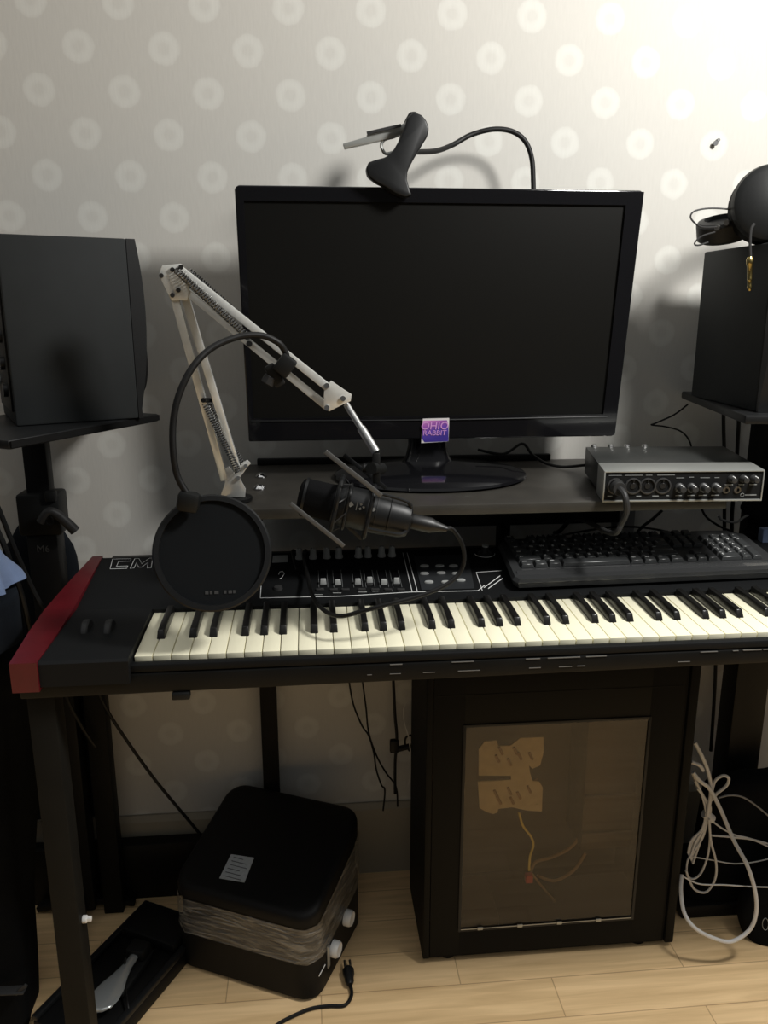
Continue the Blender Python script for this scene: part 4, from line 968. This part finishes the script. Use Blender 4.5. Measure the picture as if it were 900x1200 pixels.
tag(obj('strap', MB().bar(at(-20,1162,1.14), at(30,1160,1.135), .018, .004, (0,0,1), .002).bar(at(18,1165,1.132), at(31,1154,1.132), .006, .004, (0,1,0), .001), 'rubber_grey'), 'grey strap end low on the black coat', 'strap')

# ================================================================== CABLES UNDER THE DESK
G = 'thin cables hanging under the desk'
cable('desk_cable', 'leftmost thin black cable hanging between the taped case and the tower', [at(407,785,1.46), at(409,798,1.46), at(414,825,1.46), at(424,850,1.46), at(432,862,1.46), at(438,882,1.46), at(441,902,1.46), at(447,920,1.46), at(451,926,1.46), at(449,950,1.46)], .0018, group=G)
cable('desk_cable', 'second thin black cable hanging between the taped case and the tower', [at(423,785,1.465), at(425,800,1.465), at(429,830,1.465), at(432,858,1.465), at(441,885,1.465), at(452,905,1.465), at(464,922,1.465), at(466,945,1.465)], .0018, group=G)
hc = thing('hanging_adapter', 'thick black cable with an inline connector beside the tower', 'cable', tuple(at(462,870,1.45)))
obj('cord', MB().tube([at(460,785,1.45), at(461,800,1.45), at(463,840,1.45), at(465,865,1.45), at(463,895,1.45), at(463,930,1.45)], .0030, 8), 'rubber', hc)
obj('connector', MB().box((-.009,-.006,-.014),(.009,.006,.014),.003,Matrix.Translation(at(462,874,1.45))).cyl(at(466,878,1.45),at(482,874,1.45),.006,12), 'black_plastic', hc)
obj('cable_coil', MB().tube([at(x,y,1.45) for x, y in ((480,880),(475,872),(476,864),(484,862),(486,868))], .0022, 7), 'rubber', hc)
wc = thing('thin_white_cable', 'thin white cable looping down the left side of the tower', 'cable', tuple(at(480,860,1.44)))
obj('cord', MB().tube([at(489,822,1.44), at(480,822,1.44), at(473,830,1.44), at(474,846,1.44), at(478,860,1.44), at(481,880,1.44), at(482,900,1.44), at(478,922,1.44)], .0012, 6), 'cable_white', wc)
obj('plug', MB().box((-.005,-.004,-.005),(.005,.004,.005),.001,Matrix.Translation(at(490,822,1.44))), 'cable_white', wc)

# white cable bundle
wb = thing('white_cable_bundle', 'bundle of looped white network cables beside the right of the tower', 'cable', tuple(at(830,960,1.38)))
def wt(pts, y, r): return MB().tube([at(a, b_, y) for a, b_ in pts], r, 10, res=8)
obj('thick_loop', MB().tube([at(a, b_, (1.262,1.262,1.262,1.25,1.225,1.195,1.18,1.175,1.175,1.175,1.175,1.18,1.20,1.225,1.245)[i_]) for i_, (a, b_) in enumerate([(812,905),(820,915),(832,925),(845,950),(860,985),(876,1015),(885,1045),(886,1070),(878,1090),(858,1103),(838,1100),(815,1088),(802,1070),(798,1045),(799,1025)])], .0036, 10, res=8), 'cable_white', wb)
obj('cable_end', wt([(814,870),(822,885),(830,905),(833,928),(829,955)], 1.27, .0034), 'cable_white', wb)
obj('cable_end', wt([(810,893),(820,897),(824,903)], 1.27, .0034), 'cable_white', wb)
for i in range(7):
    x0 = 811+i*1.0; obj('bundle_strand', wt([(x0,906+i*3),(820+i*1.2,925+i*2),(826+i*1.1,945),(829+(i-3)*.8,957),(822+i*.6,972),(810+i*1.5,985+i),(806+i*1.0,1000+i*2)], 1.275+.003*(i%3), .0019), 'cable_white', wb)
obj('loop', wt([(834,928),(838,915),(847,909),(854,912),(851,921),(840,930),(834,938)], 1.275, .0028), 'cable_white', wb)
obj('loop', wt([(830,958),(832,975),(830,1000),(822,1022),(812,1030),(805,1024),(806,1008),(815,995),(824,980),(829,962)], 1.275, .0020), 'cable_white', wb)
obj('loop', wt([(831,960),(833,985),(839,1010),(838,1030),(828,1045),(815,1043),(808,1032),(804,1020)], 1.268, .0022), 'cable_white', wb)
obj('loop', wt([(832,960),(845,970),(860,978),(876,982),(905,990)], 1.285, .0017), 'cable_white', wb)
obj('loop', wt([(834,979),(858,981),(885,985),(915,1000)], 1.285, .0020), 'cable_white', wb)
obj('loop', wt([(812,1004),(835,1008),(860,1012),(885,1010),(910,1004)], 1.275, .0012), 'cable_white', wb)
obj('loop', wt([(802,1028),(820,1036),(850,1037),(880,1039),(915,1040)], 1.20, .0013), 'cable_white', wb)
obj('grey_strand', wt([(842,935),(855,932),(870,934),(886,944),(905,960)], 1.285, .0017), 'cable_grey', wb)
obj('tie', MB().cyl(at(826,953,1.280), at(834,960,1.280), .009, 12), 'cable_white', wb)

# right-hand cables behind shelf
cable('speaker_cable', 'thin black cable hanging behind the shelf under the right speaker, left of two', [at(848,478,1.46), at(848,500,1.46), at(849,540,1.46), at(849,600,1.46), at(848,640,1.46), at(840,720,1.48), at(838,800,1.48), at(833,880,1.48)], .0036)
cable('speaker_cable', 'thin black cable hanging behind the shelf under the right speaker, right of two', [at(866,485,1.45), at(865,510,1.45), at(862,560,1.45), at(858,600,1.45), at(857,640,1.45), at(852,720,1.48), at(850,800,1.48), at(842,860,1.48), at(838,900,1.48)], .0038)
cable('speaker_lead', 'thin black lead bending beside the right speaker plate', [at(806,474,1.42), at(790,486,1.44), at(768,496,1.45), at(764,498,1.45), at(780,500,1.46), at(797,505,1.46), at(807,515,1.46), at(811,530,1.46), at(812,560,1.47)], .0016)
cable('monitor_cable', 'black cable curving from behind the monitor to the audio interface', [at(560,527,1.43), at(590,532,1.43), at(612,520,1.44), at(624,533,1.43), at(640,543,1.42), at(660,547,1.40), at(686,545,1.37)], .0026)
pg = thing('socket_cable', 'black cable with a bulky plug in the first socket of the audio interface', 'cable', tuple(ip(.075,-.1,IZ)))
o = ip(.075,.012,IZ+.021)
obj('plug', MB().lathe([(0,0),(.0095,0),(.0105,.003),(.0105,.014),(.0095,.018),(0,.018)], o+fn_*.003, fn_, 22), 'rubber_grey', pg)
obj('cord', MB().tube([o+fn_*.018, o+fn_*.030+V((.003,0,-.004)), o+fn_*.036+V((.006,0,-.016)), o+fn_*.034+V((.008,0,-.032)), o+fn_*.028+V((.004,0,-.050)), o+fn_*.01+V((-.004,0,-.070)), V((o.x-.008,1.28,.845)), V((o.x-.01,1.36,.80)), V((o.x,1.42,.78))], .0052, 10, r2=.0035), 'rubber_grey', pg)
cable('keyboard_cable', 'black keyboard cable lying behind the computer keyboard', [at(640,632,1.335), at(665,626,1.34), at(700,620,1.345), at(730,617,1.345), at(760,619,1.345), at(790,625,1.34), at(805,630,1.335)], .0020)
cable('slack_cable', 'black cable slanting down behind the shelf leg', [at(776,598,1.44), at(765,608,1.44), at(752,618,1.44), at(744,628,1.44)], .0030)
cable('slack_cable', 'dark cable sagging below the right end of the shelf', [at(822,596,1.44), at(828,606,1.44), at(842,616,1.43), at(856,622,1.43)], .0022)
cable('slack_cable', 'pale grey cable rising to the right beyond the shelf end', [at(842,604,1.35), at(846,609,1.35), at(862,612,1.34), at(872,606,1.335), at(885,600,1.33), at(905,597,1.33)], .0022, 'cable_grey')
# right-hand bag and its strap
lump('shoulder_bag', 'black bag standing on the floor at the right edge beside the white cables', 'bag', 'cloth_black', lambda v: .845-.045*math.sin(PI*min(1,.15+v*.8)), lambda v: 1.12, 1.215, 1.285, .002, .150, .004, 40)
tag(obj('bag_emblem', MB().tube([at(897+3.5*math.cos(a),1083+7*math.sin(a),1.206) for a in [i*PI/5 for i in range(10)]], .0006, 5, closed=True, res=2), 'print_dim'), 'small oval emblem on the front of the black bag at the right edge', 'emblem')
lump('darkening_lump', 'black soft lump added to darken the space behind the white cables by the wall', 'bag', 'cloth_black', lambda v: .735+.03*v, lambda v: 1.05, 1.312, 1.372, .0315, .30, .003, 40)  # added mass, only there to turn the bright wall behind the cables black
lump('draped_bag', 'black cloth bag hanging right of the shelf, below the right speaker', 'bag', 'cloth_black', lambda v: .782+.01*math.sin(12*v), lambda v: 1.0, 1.318, 1.375, .79, .915, .004, 70)
bl = MB().box((.790,1.295,.787),(.86,1.312,.812),.002); tag(obj('blue_box', bl, ('cloth_blue')), 'small blue and white box behind the right end of the keyboard', 'box')

# small things
nl = MB().cyl(V((.740,WALL,1.472)), V((.740,WALL-.008,1.474)), .0022, 10).cyl(V((.740,WALL-.008,1.474)), V((.740,WALL-.010,1.474)), .0045, 12).cyl(V((.746,WALL-.008,1.480)), V((.746,WALL,1.479)), .003, 10)
tag(obj('wall_nail', nl, 'nail'), 'small dark nail in the wall above the right speaker', 'nail')
for (px, py, lab) in ((306,556,'small clear plastic bump on the shelf left of the monitor, the rear one'), (304,570,'small clear plastic bump on the shelf left of the monitor, the front one')):
    p = atz(px, py+3, SZ+.0005)
    tag(obj('clear_bumper', MB().lathe([(0,0),(.010,0),(.010,.002),(.007,.006),(.003,.008),(0,.0082)], p, (0,0,1), 24), 'chrome'), lab, 'bumper')
p = atz(700-20, 512, SZ)
# ================================================================== LIGHT
ld = bpy.data.lights.new('room_lamp', 'POINT'); ld.energy = 77; ld.shadow_soft_size = .12; ld.color = (1., .985, .95)
lo = bpy.data.objects.new('room_lamp', ld); lo.location = (.90, .57, 1.88); COL.objects.link(lo)
wd = bpy.data.worlds.new('World'); sc.world = wd; wd.use_nodes = True
N_, L_ = wd.node_tree.nodes, wd.node_tree.links
tcw = N_.new('ShaderNodeTexCoord'); spw = N_.new('ShaderNodeSeparateXYZ'); L_.new(tcw.outputs['Generated'], spw.inputs[0])
mrw = N_.new('ShaderNodeMapRange'); mrw.inputs[1].default_value = -1; mrw.inputs[2].default_value = 1; L_.new(spw.outputs['Z'], mrw.inputs[0])
rpw = N_.new('ShaderNodeValToRGB'); ew = rpw.color_ramp.elements; ew[0].position = .35; ew[0].color = (.012,.010,.008,1); ew[1].position = 1; ew[1].color = (.85,.85,.83,1)
xw_ = ew.new(.52); xw_.color = (.028,.029,.029,1); xz_ = ew.new(.72); xz_.color = (.17,.172,.17,1)
L_.new(mrw.outputs[0], rpw.inputs['Fac']); L_.new(rpw.outputs['Color'], N_['Background'].inputs[0])

# ================================================================== CAMERA
cd = bpy.data.cameras.new('camera'); cam = bpy.data.objects.new('camera', cd); COL.objects.link(cam)
cam.location = (0, 0, HC); cam.rotation_euler = (PI/2-PIT, 0, -YAW)
cd.sensor_fit = 'VERTICAL'; cd.sensor_height = 24; cd.lens = FPX/1200*24; cd.clip_start = .01
sc.camera = cam
vs = sc.view_settings; vs.view_transform = 'Standard'; vs.look = 'None'; vs.gamma = 1; vs.use_curve_mapping = False; vs.exposure = 0
